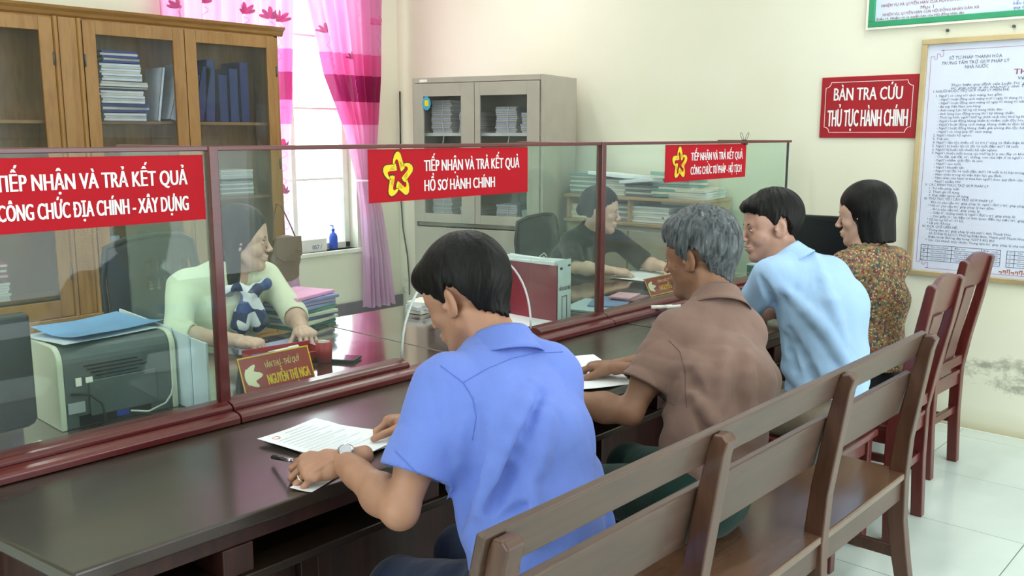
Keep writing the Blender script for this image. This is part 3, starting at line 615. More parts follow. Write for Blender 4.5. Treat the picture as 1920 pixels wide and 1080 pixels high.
# ---------------------------------------------------------------- grey steel cabinet against the far wall
def steel():
    A = Vector((4.47, 3.80, 0)); rot = 15
    t = thing('steel_cabinet', 'tall warm grey steel filing cabinet with two glazed doors', 'cabinet', (4.50, 3.80, 0), R(90 + rot))
    # local frame: x runs along the front (towards the window wall), y towards the room, z up
    Wd, D, H = .98, .53, 1.925
    OB('carcass', MB().box(0, .02, -D, 0, .04, H).box(Wd - .02, Wd, -D, 0, .04, H).box(0, Wd, -D, -D + .01, .04, H).box(.02, Wd - .02, -D, 0, H - .035, H).box(.02, Wd - .02, -D, 0, .04, .07).box(.02, Wd - .02, -D, -.03, .93, .95), M_STEEL, t, bevel=.002)
    OB('plinth', MB().box(.02, Wd - .02, -D + .02, -.03, 0, .04), M_DGREY, t)
    for z in (1.24, 1.56): OB('shelf', MB().box(.02, Wd - .02, -D + .01, -.05, z - .02, z), M_WHITE, t)
    for k, (a, b) in enumerate(((.022, .488), (.492, .958))):
        gx0, gx1 = (a + .085, b - .04) if k == 0 else (a + .10, b - .075)
        dr = OB('door', MB().box(a, gx0, 0, .018, .96, H - .04).box(gx1, b, 0, .018, .96, H - .04).box(gx0, gx1, 0, .018, 1.80, H - .04).box(gx0, gx1, 0, .018, .96, 1.02), M_STEEL, t, bevel=.002)
        OB('pane', MB().box(gx0 - .005, gx1 + .005, .006, .009, 1.015, 1.805), M_CGLASS, dr)
        OB('lower_door', MB().box(a, b, 0, .018, .08, .925), M_STEEL, t, bevel=.002)
        OB('handle', MB().obox(((a + .47 * 2) / 2 if k == 0 else a + .03, .024, 1.36) if k else (b - .03, .024, 1.36), (.02, .012, .09)), M_CHROME, dr, bevel=.003)
    st = OB('sticker', MB().prism([(.885 + .033 * math.cos(2 * math.pi * i / 24) - .03, 1.755 + .045 * math.sin(2 * math.pi * i / 24)) for i in range(24)], lambda u, v: (u, .0195, v), lambda u, v: (u, .0205, v)), plain('pale blue sticker', '#4aa3c9', .4), t, label='oval blue sticker with a yellow emblem')
    OB('emblem', MB().box(.84, .87, .0205, .0212, 1.738, 1.775).box(.846, .864, .0212, .0216, 1.744, 1.768), M_YEL, st)
    OB('maker_plate', MB().box(.86, .92, .0, .002, H - .03, H - .012), M_WHITE, t)
    return t
CAB = steel()
# ---------------------------------------------------------------- organic shapes: a distance field on a grid, skinned by surface nets
F32 = np.float32
class Vol:
    def __init__(s, lo, hi, h):
        s.h = h; s.lo = np.array(lo, float); n = np.ceil((np.array(hi) - s.lo) / h).astype(int) + 1
        s.ax = [(s.lo[i] + np.arange(n[i]) * h).astype(F32) for i in range(3)]; s.g = np.ones(n, F32)
    def region(s, lo, hi):
        sl = []
        for i in range(3):
            a = max(0, int((lo[i] - s.lo[i]) / s.h)); b = min(len(s.ax[i]), int((hi[i] - s.lo[i]) / s.h) + 2); sl.append(slice(a, max(a, b)))
        return tuple(sl), (s.ax[0][sl[0]][:, None, None], s.ax[1][sl[1]][None, :, None], s.ax[2][sl[2]][None, None, :])
    def mix(s, sl, d, k, mode):
        g = s.g[sl]
        if g.size == 0: return
        if mode == 's': g2 = -g; d = d
        if mode == 'u': hh = np.clip(.5 + .5 * (g - d) / k, 0, 1); s.g[sl] = g * (1 - hh) + d * hh - k * hh * (1 - hh)
        else:
            nd = -d; hh = np.clip(.5 - .5 * (g - nd) / k, 0, 1); s.g[sl] = g * (1 - hh) + nd * hh + k * hh * (1 - hh)
    def cone(s, a, b, ra, rb, k=.02, mode='u', fl=None):
        """tapered capsule; fl=(direction, factor) squashes it along a direction"""
        a = np.array(a, float); b = np.array(b, float); m = max(ra, rb) + k + .01
        sl, (X, Y, Z) = s.region(np.minimum(a, b) - m, np.maximum(a, b) + m)
        ab = b - a; L = max(float(ab @ ab), 1e-9)
        x, y, z = X - F32(a[0]), Y - F32(a[1]), Z - F32(a[2])
        t = np.clip((x * F32(ab[0]) + y * F32(ab[1]) + z * F32(ab[2])) / F32(L), 0, 1)
        x = x - t * F32(ab[0]); y = y - t * F32(ab[1]); z = z - t * F32(ab[2])
        q = x * x + y * y + z * z
        if fl is not None:
            n = np.array(fl[0], float); n /= np.linalg.norm(n); w = x * F32(n[0]) + y * F32(n[1]) + z * F32(n[2]); q = q + w * w * F32(1 / fl[1] ** 2 - 1)
        s.mix(sl, np.sqrt(q) - (F32(ra) + t * F32(rb - ra)), k, mode)
    def ell(s, c, r, k=.02, mode='u', M=None):
        c = np.array(c, float); r = np.array(r, float); m = (r.max() if M is not None else r) + k + .01
        sl, (X, Y, Z) = s.region(c - m, c + m); x, y, z = X - F32(c[0]), Y - F32(c[1]), Z - F32(c[2])
        if M is not None: M = np.array(M, float); x, y, z = [x * F32(M[i][0]) + y * F32(M[i][1]) + z * F32(M[i][2]) for i in range(3)]
        k0 = np.sqrt((x / F32(r[0])) ** 2 + (y / F32(r[1])) ** 2 + (z / F32(r[2])) ** 2); k1 = np.sqrt((x / F32(r[0] ** 2)) ** 2 + (y / F32(r[1] ** 2)) ** 2 + (z / F32(r[2] ** 2)) ** 2) + 1e-6
        s.mix(sl, k0 * (k0 - 1) / k1, k, mode)
    def loft(s, nodes, k=.03, mode='u', seg_k=.02):
        """nodes: (centre, side direction, half width, half depth); elliptical sections along a spine"""
        P = [np.array(n[0], float) for n in nodes]; m = max(max(n[2], n[3]) for n in nodes) + k + .02
        sl, (X, Y, Z) = s.region(np.min(P, 0) - m, np.max(P, 0) + m); D = None
        for i in range(len(nodes) - 1):
            a, b = P[i], P[i + 1]; ab = b - a; L = float(ab @ ab); ax = ab / math.sqrt(L)
            U = np.array(nodes[i][1], float) + np.array(nodes[i + 1][1], float); U -= ax * (U @ ax); U /= np.linalg.norm(U); V = np.cross(ax, U)
            x, y, z = X - F32(a[0]), Y - F32(a[1]), Z - F32(a[2]); t0 = (x * F32(ab[0]) + y * F32(ab[1]) + z * F32(ab[2])) / F32(L); t = np.clip(t0, 0, 1)
            ru = nodes[i][2] + t * (nodes[i + 1][2] - nodes[i][2]); rv = nodes[i][3] + t * (nodes[i + 1][3] - nodes[i][3])
            x = x - t * F32(ab[0]); y = y - t * F32(ab[1]); z = z - t * F32(ab[2])
            u = x * F32(U[0]) + y * F32(U[1]) + z * F32(U[2]); v = x * F32(V[0]) + y * F32(V[1]) + z * F32(V[2]); w = (t0 - t) * F32(math.sqrt(L))
            rm = np.minimum(ru, rv); e = (np.sqrt((u / ru) ** 2 + (v / rv) ** 2 + (w / rm) ** 2) - 1) * rm
            if D is None: D = e
            else: hh = np.clip(.5 + .5 * (D - e) / seg_k, 0, 1); D = D * (1 - hh) + e * hh - seg_k * hh * (1 - hh)
        s.mix(sl, D.astype(F32), k, mode)
    def half(s, p, n, k=.004):
        """cut away everything on the side n points to"""
        p = np.array(p, float); n = np.array(n, float); n /= np.linalg.norm(n); X, Y, Z = s.ax[0][:, None, None], s.ax[1][None, :, None], s.ax[2][None, None, :]
        s.g = np.maximum(s.g, ((X - p[0]) * n[0] + (Y - p[1]) * n[1] + (Z - p[2]) * n[2]).astype(F32))
    def field(s, fn): X, Y, Z = s.ax[0][:, None, None], s.ax[1][None, :, None], s.ax[2][None, None, :]; s.g = fn(s.g, X, Y, Z).astype(F32)
    def net(s):
        g = s.g; g[[0, -1]] = np.maximum(g[[0, -1]], .001); g[:, [0, -1]] = np.maximum(g[:, [0, -1]], .001); g[:, :, [0, -1]] = np.maximum(g[:, :, [0, -1]], .001)
        I = g < 0; c = np.zeros(tuple(n - 1 for n in g.shape), np.uint8)
        for i in (0, 1):
            for j in (0, 1):
                for k in (0, 1): c += I[i:g.shape[0] - 1 + i, j:g.shape[1] - 1 + j, k:g.shape[2] - 1 + k]
        act = np.argwhere((c > 0) & (c < 8)); idx = -np.ones(c.shape, np.int32); idx[tuple(act.T)] = np.arange(len(act))
        pos = np.zeros((len(act), 3)); cnt = np.zeros(len(act)); cn = [(i, j, k) for i in (0, 1) for j in (0, 1) for k in (0, 1)]
        val = {q: g[act[:, 0] + q[0], act[:, 1] + q[1], act[:, 2] + q[2]] for q in cn}
        for q in cn:
            for d in range(3):
                if q[d] == 0:
                    r = list(q); r[d] = 1; r = tuple(r); a, b = val[q], val[r]; m = (a < 0) != (b < 0); t = a[m] / (a[m] - b[m])
                    e = np.tile(np.array(q, float), (m.sum(), 1)); e[:, d] = t; pos[m] += e; cnt[m] += 1
        V = s.lo + (act + pos / cnt[:, None]) * s.h; F = []
        for d in range(3):
            a = [slice(None)] * 3; b = [slice(None)] * 3; a[d] = slice(0, -1); b[d] = slice(1, None)
            A, B = I[tuple(a)], I[tuple(b)]; e = np.argwhere(A != B); o1, o2 = [(1, 2), (2, 0), (0, 1)][d]
            e = e[(e[:, o1] > 0) & (e[:, o2] > 0)]
            fl = A[tuple(e.T)]; q = []
            for (i, j) in ((0, 0), (-1, 0), (-1, -1), (0, -1)):
                f = e.copy(); f[:, o1] += i; f[:, o2] += j; q.append(idx[tuple(f.T)])
            q = np.stack(q, 1); q[~fl] = q[~fl][:, ::-1]; F.append(q)
        F = np.concatenate(F); return V, F[(F >= 0).all(1)][:, ::1]
def smooth_net(V, F, it=2, lam=.5):
    e = np.concatenate([F[:, [0, 1]], F[:, [1, 2]], F[:, [2, 3]], F[:, [3, 0]]]); e = np.concatenate([e, e[:, ::-1]])
    n = np.bincount(e[:, 0], minlength=len(V))[:, None].clip(1)
    for _ in range(it):
        a = np.stack([np.bincount(e[:, 0], V[e[:, 1], i], len(V)) for i in range(3)], 1) / n; V = V + (a - V) * lam
    return V
def np_mesh(name, parts, mat):
    V = np.concatenate([p[0] for p in parts]); F = []; o = 0
    for v, f in parts: F.append(f + o); o += len(v)
    F = np.concatenate(F); me = bpy.data.meshes.new(name); me.vertices.add(len(V)); me.vertices.foreach_set('co', V.astype(F32).ravel())
    me.loops.add(F.size); me.loops.foreach_set('vertex_index', F.astype(np.int32).ravel()); me.polygons.add(len(F)); me.polygons.foreach_set('loop_start', np.arange(0, F.size, 4, dtype=np.int32))
    me.update(calc_edges=True); me.polygons.foreach_set('use_smooth', np.ones(len(F), bool)); me.materials.append(mat); me.update(); return me
def ridge(X, Y, Z, f, seed, n=3, warp=1.5):
    r = np.random.RandomState(seed); o = 0
    w1 = np.sin(X * 6 + Y * 5 + Z * 8 + seed) + np.sin(X * 13 - Y * 9 + Z * 5 + 2 * seed) * .5
    for i in range(n):
        d = r.normal(size=3); d[2] *= .22; d /= np.linalg.norm(d); k = f * (.7 + .7 * r.rand()); o = o + (1 - 2 * np.abs(np.sin(.5 * (X * d[0] + Y * d[1] + Z * d[2]) * k + r.rand() * 6.3 + warp * w1 * (.6 + .4 * i))) ** .8)
    return o / n
def wav(X, Y, Z, f, seed, n=4, dirs=None, warp=0):
    r = np.random.RandomState(seed); o = 0
    for i in range(n):
        d = r.normal(size=3); d /= np.linalg.norm(d); d = d * np.array(f) * (.7 + .8 * r.rand()); o = o + np.sin(X * d[0] + Y * d[1] + Z * d[2] + r.rand() * 6.3 + (warp * np.sin(X * 9 + Y * 7 + Z * 11 + i) if warp else 0))
    return o / n
nrm = lambda v: np.array(v, float) / np.linalg.norm(v)
def frame(o, yaw, pitch=0, roll=0):
    """head frame: x to the person's right, y forward, z up"""
    return Matrix.Translation(o) @ Matrix.Rotation(R(yaw - 90), 4, 'Z') @ Matrix.Rotation(R(pitch), 4, 'X') @ Matrix.Rotation(R(roll), 4, 'Y')
def xf(M, V): M = np.array(M); return V @ M[:3, :3].T + M[:3, 3]

def skin_mat(name, col, red='#a04838'):
    m, nt, b = nodes(name); v = coords(nt)
    n = N(nt, 'ShaderNodeTexNoise'); n.inputs['Scale'].default_value = 14; n.inputs['Detail'].default_value = 5; nt.links.new(v, n.inputs[0])
    c = hx(col); lo = tuple(x * .86 for x in c[:3]) + (1,); hi = tuple(min(1, x * 1.08) for x in c[:3]) + (1,)
    nt.links.new(ramp(nt, n.outputs[0], [(.3, lo), (.7, hi)]), b.inputs['Base Color']); b.inputs['Roughness'].default_value = .5
    b.inputs['Subsurface Weight'].default_value = .06; b.inputs['Subsurface Radius'].default_value = (.012, .005, .003); b.inputs['Subsurface Scale'].default_value = .6
    n2 = N(nt, 'ShaderNodeTexNoise'); n2.inputs['Scale'].default_value = 260; nt.links.new(v, n2.inputs[0]); bump(nt, b, n2.outputs[0], .12, .001); return m
def hair_mat(name, c0, c1, rough=.42, c2=None):
    m, nt, b = nodes(name); v = coords(nt, (1, 1, .22))
    n = N(nt, 'ShaderNodeTexNoise'); n.inputs['Scale'].default_value = 95; n.inputs['Detail'].default_value = 5; n.inputs['Distortion'].default_value = .6; nt.links.new(v, n.inputs[0])
    nt.links.new(ramp(nt, n.outputs[0], [(.34, c0), (.66, c1)] + ([(.74, c2)] if c2 else [])), b.inputs['Base Color']); b.inputs['Roughness'].default_value = rough
    b.inputs['Specular IOR Level'].default_value = .22; bump(nt, b, n.outputs[0], .6, .004); return m
def cloth_mat(name, col, rough=.8, weave=700, vary=.05, bmp=.12):
    m, nt, b = nodes(name); v = coords(nt)
    n = N(nt, 'ShaderNodeTexNoise'); n.inputs['Scale'].default_value = 5; nt.links.new(v, n.inputs[0]); c = hx(col)
    nt.links.new(ramp(nt, n.outputs[0], [(.3, tuple(x * (1 - vary) for x in c[:3]) + (1,)), (.7, tuple(min(1, x * (1 + vary)) for x in c[:3]) + (1,))]), b.inputs['Base Color'])
    b.inputs['Roughness'].default_value = rough; b.inputs['Sheen Weight'].default_value = .15; b.inputs['Specular IOR Level'].default_value = .2
    n2 = N(nt, 'ShaderNodeTexNoise'); n2.inputs['Scale'].default_value = weave; nt.links.new(v, n2.inputs[0]); n3 = N(nt, 'ShaderNodeTexNoise'); n3.inputs['Scale'].default_value = 16; n3.inputs['Detail'].default_value = 4; nt.links.new(coords(nt, (1, 1, .45)), n3.inputs[0])
    a = N(nt, 'ShaderNodeMath', operation='MULTIPLY_ADD'); a.inputs[1].default_value = .12; nt.links.new(n2.outputs[0], a.inputs[0]); nt.links.new(n3.outputs[0], a.inputs[2]); bump(nt, b, a.outputs[0], bmp * 3, .02); return m

# ---------------------------------------------------------------- head, hand
def head_vol(p, neck_local, neck_r, h=.0026, fem=False):
    f = .95 if fem else 1.0
    v = Vol((-.10, -.14, -.20), (.10, .14, .145), h)
    v.ell((0, -.012, .045), (.074, .094, .080), .01); v.ell((0, .036, .045), (.060, .052, .058), .03)
    v.ell((0, .036, -.028), (.056 * f, .050, .076), .03)
    for s in (-1, 1):
        v.cone((s * .046 * f, -.002, -.050), (s * .012, .064, -.094), .022 * f, .017, .028); v.ell((s * .043, .056, -.018), (.021, .020, .020 + .004 * p.get('smile', 0)), .022)
        v.ell((s * .056, .03, .03), (.016, .04, .03), .02)
    v.ell((0, .071, -.099), (.019 * f, .017, .016), .018)
    v.cone((-.034, .075, .024), (.034, .075, .024), .011, .011, .018); v.ell((0, .086, .02), (.012, .008, .012), .012)
    for s in (-1, 1):
        v.ell((s * .031, .097, .004), (.019, .016, .0115), .012, 's'); v.ell((s * .031, .0755, .004), (.0155, .0135, .0115), .004)
        v.cone((s * .044, .078, .0075), (s * .02, .086, .0085), .0032, .0030, .004)
    v.cone((0, .088, .012), (0, .1065, -.024), .0068, .0095, .010); v.ell((0, .108, -.028), (.0105, .0105, .009), .007)
    for s in (-1, 1): v.ell((s * .0125, .0995, -.031), (.0078, .009, .0068), .005)
    for s in (-1, 1): v.ell((s * .0065, .1035, -.0385), (.0034, .004, .003), .003, 's')
    sm = p.get('smile', 0)
    v.ell((0, .086, -.062), (.026, .013, .018), .012)
    v.ell((0, .0955, -.0565), (.021 + .004 * sm, .0065, .0048), .004); v.ell((0, .0935, -.0675), (.018 + .004 * sm, .0068, .0058), .004)
    for s in (-1, 1): v.cone((0, .103, -.0622), (s * (.023 + .006 * sm), .088, -.0615 + .006 * sm), .0022, .0018, .003, 's')
    if sm:
        v.ell((0, .100, -.0625), (.017, .010, .0045), .003, 's')
        for s in (-1, 1): v.ell((s * .036, .066, -.035), (.018, .017, .016), .015); v.cone((s * .020, .098, -.032), (s * .036, .084, -.058), .003, .003, .006, 's')
    v.cone((0, .082, -.082), (0, .082, -.082), .006, .006, .01, 's')
    for s in (-1, 1):
        E = Euler((0, 0, R(s * 22))).to_matrix().transposed()
        v.ell((s * .0785 * (.97 if fem else 1), -.012, .002), (.0085, .0215, .034), .006, M=[list(r) for r in E]); v.ell((s * .074, -.002, -.022), (.007, .010, .011), .006)
        v.ell((s * .088, -.006, .005), (.0075, .013, .021), .003, 's', M=[list(r) for r in E]); v.ell((s * .0795, .006, -.002), (.005, .006, .008), .004)
    a = np.array((0, -.028, -.05)); b = np.array(neck_local)
    v.cone(a, b, neck_r, neck_r * 1.04, .024); v.cone((0, .03, -.085), b + np.array((0, .02, 0)), .026, .04, .03)
    for s in (-1, 1): v.cone((s * .055, -.03, -.03), b + np.array((s * .02, .03, 0)), .012, .014, .02)
    if p.get('age'):
        for s in (-1, 1):
            v.cone((s * .022, .094, -.03), (s * .036, .08, -.062), .003, .003, .006, 's')
            for q in range(3): v.cone((s * (.05), .06, .012 - .012 * q), (s * .064, .045, .018 - .018 * q), .0018, .0015, .004, 's')
    V, F = v.net(); return smooth_net(V, F, 1, .35), F
def hair_vol(st, h=.003, seed=1):
    """st: style dict - hairline heights by angle from the face (0) to the nape (180)"""
    low = st.get('low', -.16); v = Vol((-.125, -.165, low - .03), (.125, .15, .175), h); t = st['t']
    v.ell((0, -.014 - t * .25, .046 + t * .25), (.076 + t * st.get('side', 1), .096 + t, .082 + t * 1.15), .01)
    if 'front' in st: a, b, r = st['front']; v.ell(a, b, .02)
    for c in st.get('cones', []): v.cone(*c[:4], k=c[4] if len(c) > 4 else .02)
    for e in st.get('ells', []): v.ell(*e)
    for c in st.get('cut', []): v.ell(c[0], c[1], .006, 's')
    ang = [0, 25, 45, 65, 80, 95, 110, 135, 180]; zl = st['line']
    def fn(g, X, Y, Z):
        phi = np.degrees(np.arctan2(np.abs(X) + 0 * Y, Y + .01)); zz = np.interp(phi, ang, zl)
        az = np.arctan2(X, Y + .03 + 0 * X); zn = .004 * np.sin(az * 23 + 2) + .003 * np.sin(az * 41 + 5) + .002 * np.sin(az * 71)
        g = np.maximum(g, (zz + zn * st.get('jag', 1)) - Z)
        # strands: ridges running away from the crown
        cx, cy = st.get('crown', (0.0, -.05)); a2 = np.arctan2(X - cx, Y - cy); rr = np.sqrt((X - cx) ** 2 + (Y - cy) ** 2); sw = st.get('swirl', 1.5)
        ph = a2 + sw * rr * 8 + 1.2 * Z * st.get('wave', 2)
        d = (np.sin(ph * 9 + 1) * .4 + np.sin(ph * 17 + 3 + 2 * np.sin(Z * 40)) * .35 + np.sin(ph * 31 + Z * 30) * .25 + np.sin(ph * 47 + 2) * .2) * st.get('amp', .0016) * np.clip(rr / .03, 0, 1)
        d = d + wav(X, Y, Z, (45, 45, 45), seed, 5) * st.get('lump', .0015); return g + d
    v.field(fn); V, F = v.net(); return smooth_net(V, F, 1, .3), F
FING = [(.033, .086, (.040, .025, .020), .0088), (.011, .090, (.045, .029, .021), .0090), (-.011, .087, (.042, .027, .020), .0085), (-.031, .078, (.032, .021, .018), .0075)]
def hand_vol(side, curl, thumb=((.55, .62, -.35), (.35, .85, -.45)), spread=6, h=.0022, wrist_back=.05, fore_dir=(0, -1, 0), size=1.0, fat=1.0):
    """local frame: origin wrist, y to the fingers, z back of the hand, +x thumb side (mirrored for side=-1)"""
    v = Vol((-.075, -.075, -.11), (.09, .205, .06), h); U = (1, 0, 0)
    v.loft([((0, -.055, 0), U, .027, .021), ((0, -.01, 0), U, .028, .019), ((.001, .03, -.001), U, .037, .0185), ((.001, .065, -.001), U, .042, .0155), ((0, .086, -.002), U, .040, .0125)], .01, seg_k=.012)
    v.ell((.024, .028, -.012), (.018, .030, .015), .012); v.ell((-.026, .035, -.010), (.014, .032, .012), .012)
    for i, (bx, by, L, r) in enumerate(FING):
        c = curl[i]; p = np.array((bx, by - .006, -.003)); sp = R(spread * (1.5 - i) * .9); a = 0; r0 = r * fat
        v.ell((bx, by - .004, .003), (.009, .010, .009), .006)
        for j in range(3):
            a += R(c[j]); d = np.array((math.sin(sp) * math.cos(a), math.cos(a) * math.cos(sp), -math.sin(a))); q = p + d * L[j]
            v.cone(p, q, r0, r0 * .93 if j < 2 else r0 * .8, .0028 if j else .006); 
            if j: v.ell(p + np.array((0, 0, .0)), (r0 * 1.05,) * 3, .003)
            p = q; r0 *= .93
    p = np.array((.026, .018, -.010)); Ls = (.044, .034, .027); ds = [thumb[0], thumb[0] if len(thumb) < 3 else thumb[2], thumb[1]]; r0 = .0135
    for j in range(3): q = p + nrm(ds[j]) * Ls[j]; v.cone(p, q, r0, r0 * .86, .010 if j == 0 else .004); p = q; r0 *= .86
    for i in range(4): v.cone((FING[i][0] * .45, .02, .017), (FING[i][0], FING[i][1] - .01, .0115), .0022, .003, .006)
    V, F = v.net(); V = smooth_net(V, F, 1, .3) * size
    if side < 0: V = V * np.array((-1, 1, 1)); F = F[:, ::-1]
    return V, F
def hand_frame(wrist, fdir, up):
    y = nrm(fdir); z = np.array(up, float); z -= y * (z @ y); z = nrm(z); x = np.cross(y, z); M = np.eye(4); M[:3, 0], M[:3, 1], M[:3, 2], M[:3, 3] = x, y, z, wrist; return M

# ---------------------------------------------------------------- whole figures
M_EYE = plain('eye dark', '#1a1310', .15); M_EYEW = plain('eye white', '#d8d4cc', .3); M_LIP = plain('lip', '#8a4a44', .45); M_TEETH = plain('teeth', '#e6e2d8', .3); M_BROW = plain('brow hair', '#17120f', .7)
def person(name_label, cat, P):
    pel, chest, neck = [np.array(P[k], float) for k in ('pelvis', 'chest', 'neck')]
    t = thing('person', name_label, cat, (pel[0], pel[1], 0), 0)
    SL, SR = np.array(P['shL'], float), np.array(P['shR'], float); U = nrm(SR - SL); g = P.get('girth', 1.0); dep = P.get('depth', 1.0)
    Up = nrm(P.get('hipU', U)); sk = P['skin']; Mh = P['head']; Mi = np.array(Mh.inverted())
    parts = []
    # core of the body under the clothes
    allp = np.array([pel, chest, neck, SL, SR] + [P[k] for k in ('kneeL', 'kneeR', 'footL', 'footR')], float)
    v = Vol(allp.min(0) - .2, allp.max(0) + .2, .009)
    mid = (pel + chest) / 2
    v.loft([(pel, Up, .135 * g, .10 * dep), (mid, Up, .12 * g, .088 * dep), (chest, U, .150 * g, .100 * dep), (chest * .4 + neck * .6, U, .11 * g, .07)], .03)
    v.cone(SL, SR, .046, .046, .05); v.cone(chest * .3 + neck * .7, neck, .058, .05, .04)
    for s, k in ((-1, 'L'), (1, 'R')):
        hip = pel + Up * s * .085 + np.array((0, 0, -.01)); kn = np.array(P['knee' + k]); ft = np.array(P['foot' + k])
        v.cone(hip, kn, .078, .052, .03); v.cone(kn, ft + np.array((0, 0, .06)), .05, .036, .02)
        fd = nrm(np.array(P.get('toe', (0, 1, 0)))); v.cone(ft + (0, 0, .035), ft + fd * .14 + np.array((0, 0, .025)), .033, .024, .02)
    V, F = v.net(); parts.append((V, F))
    # arms, with more detail
    for k in ('L', 'R'):
        S, E, Wp = [np.array(P[q + k], float) for q in ('sh', 'el', 'wr')]; pts = np.array([S, E, Wp]); v = Vol(pts.min(0) - .08, pts.max(0) + .08, .004); ar = P.get('arm', 1.0)
        v.cone(S, S * .45 + E * .55, .047 * ar, .043 * ar, .02); v.cone(S * .5 + E * .5, E, .043 * ar, .035 * ar, .03); d = Wp - E
        v.cone(E, E + d * .3, .036 * ar, .041 * ar, .02); v.cone(E + d * .3, E + d * .72, .041 * ar, .030 * ar, .025); v.cone(E + d * .7, Wp, .030 * ar, .025 * ar, .02)
        HM = hand_frame(Wp, P['hd' + k], P['hu' + k]); v.loft([(E + d * .8, HM[:3, 0], .028 * ar, .024 * ar), (Wp, HM[:3, 0], .0275 * ar, .0195 * ar)], .012)
        V, F = v.net(); parts.append((smooth_net(V, F, 1), F))
        V, F = hand_vol(P.get('side' + k, -1 if k == 'R' else 1), P['curl' + k], P.get('thumb' + k, ((.55, .62, -.35), (.35, .85, -.45))), P.get('spread', 6), size=P.get('hand', 1.0)); parts.append((xf(HM, V), F))
        P['HM' + k] = HM
    nl = (Mi @ np.append(neck + (neck - chest) * -.12, 1))[:3]
    V, F = head_vol(P, nl, P.get('neck_r', .055), fem=P.get('fem', False)); parts.append((xf(Mh, V), F))
    OB('body', np_mesh('body', parts, sk), sk, t, world=True)
    H = lambda name, mb, mat, par=t, **kw: OB(name, _tm(mb, Mh), mat, par, world=True, **kw)
    def _tm(mb, M): mb.v = [tuple(M @ Vector(p)) for p in mb.v]; return mb
    for s in (-1, 1):
        mb = MB(); mb.lathe([(.0001, -.0085)] + [(.0125 * math.sin(a), -.0085 * math.cos(a)) for a in [math.pi * i / 8 for i in range(1, 8)]] + [(.0001, .0085)], (0, 0, 0), 14)
        mb.v = [(s * .031 + x * 1.0, .0835 + z * .72, .0035 + y * .32) for x, y, z in mb.v]
        eye = H('eye', mb, M_EYEW, smooth=True)
        mb = MB(); mb.lathe([(.0001, -.003), (.0045, -.002), (.0052, 0), (.0045, .002), (.0001, .003)], (0, 0, 0), 12); mb.v = [(s * .031 + P.get('gaze', 0) + x, .0882 + z * .6, .0032 + y * .62) for x, y, z in mb.v]; H('iris', mb, M_EYE, eye, smooth=True)
        mb = MB().tube([(s * .045, .079, .0085), (s * .036, .0885, .0115), (s * .025, .0905, .0105), (s * .019, .088, .007)], [.0014, .0018, .0017, .001], 6); H('eyelash', mb, M_EYE, eye, smooth=True)
        mb = MB().tube([(s * .050, .072, .021), (s * .042, .083, .0265), (s * .030, .0885, .0275), (s * .017, .091, .024)], [.0015, .0032, .0036, .0026], 8, flat=.8); H('eyebrow', mb, M_BROW if not P.get('greybrow') else M_DGREY, smooth=True)
    mb = MB(); sm = P.get('smile', 0)
    for z, ry, rz, w in ((-.0567, .0062, .0042, .021), (-.0680, .0064, .005, .0185)):
        mb.lathe([(.0001, -1)] + [(math.sin(a), -math.cos(a)) for a in [math.pi * i / 8 for i in range(1, 8)]] + [(.0001, 1)], (0, 0, 0), 10)
        k = len(mb.v) - 90; w += .004 * sm
        mb.v[k:] = [(z_ * w, .0948 - abs(z_) ** 2 * .011 + y_ * ry, z + x_ * rz + sm * .004 * z_ * z_) for x_, y_, z_ in mb.v[k:]]
    H('lips', mb, P.get('lip', M_LIP), smooth=True)
    if sm: H('teeth', MB().tube([(-.015, .0915, -.0605), (0, .0965, -.062), (.015, .0915, -.0605)], .0032, 8), M_TEETH, smooth=True)
    for kk, st in enumerate(P['hair']):
        V, F = hair_vol(st, seed=3 + kk); OB('hair', np_mesh('hair', [(xf(Mh, V), F)], P['hairm']), None, t, world=True)
    # garment for the upper body
    h = P.get('cloth_h', .0048); lst = [pel, chest, neck, SL, SR, P['elL'], P['elR']]; allp = np.array(lst, float); v = Vol(allp.min(0) - .2, allp.max(0) + .15, h)
    ex = P.get('loose', .018); hem = np.array(P['hem'], float); back = np.array(P.get('back', (0, -.012, 0)), float)
    v.loft([(hem - (mid - hem) * .15, Up, (.150 + ex) * g, (.112 + ex) * dep), (mid + back, Up, (.135 + ex) * g, (.10 + ex) * dep), (chest + back, U, (.158 + ex * .8) * g, (.112 + ex * .8) * dep), (chest * .35 + neck * .65, U, .125 * g, .078)], .03, seg_k=.05)
    tp = P.get('trap', .030); v.cone(SL * .86 + SR * .14, SR * .86 + SL * .14, .054, .054, .06)
    for S in (SL, SR): v.cone(S * .72 + neck * .28 + (0, 0, -.020), neck * .8 + chest * .2, .044, .052, .05)
    v.cone(chest * .3 + neck * .7, neck - (neck - chest) * .14, .074, .060, .05)
    for k in ('L', 'R'):
        S, E, Wp = [np.array(P[q + k], float) for q in ('sh', 'el', 'wr')]; f = P.get('sleeve', .75); a0, a1 = .050 + ex * .25, P.get('cuff', .064)
        if f <= 1: end = S + (E - S) * (f + .12); v.cone(S, end, a0, a1, .045, fl=None)
        else:
            v.cone(S, E, a0, .052, .045); end = E + (Wp - E) * (f - 1 + .1); v.cone(E, end, .052, P.get('cuff', .05), .02)
    for q in P.get('folds', []): v.cone(q[0], q[1], q[2], q[3], q[4] if len(q) > 4 else .02, q[5] if len(q) > 5 else 'u')
    amp = P.get('fold_amp', .0028); dn = nrm(mid - pel) if np.linalg.norm(mid - pel) > 0 else (0, 0, 1)
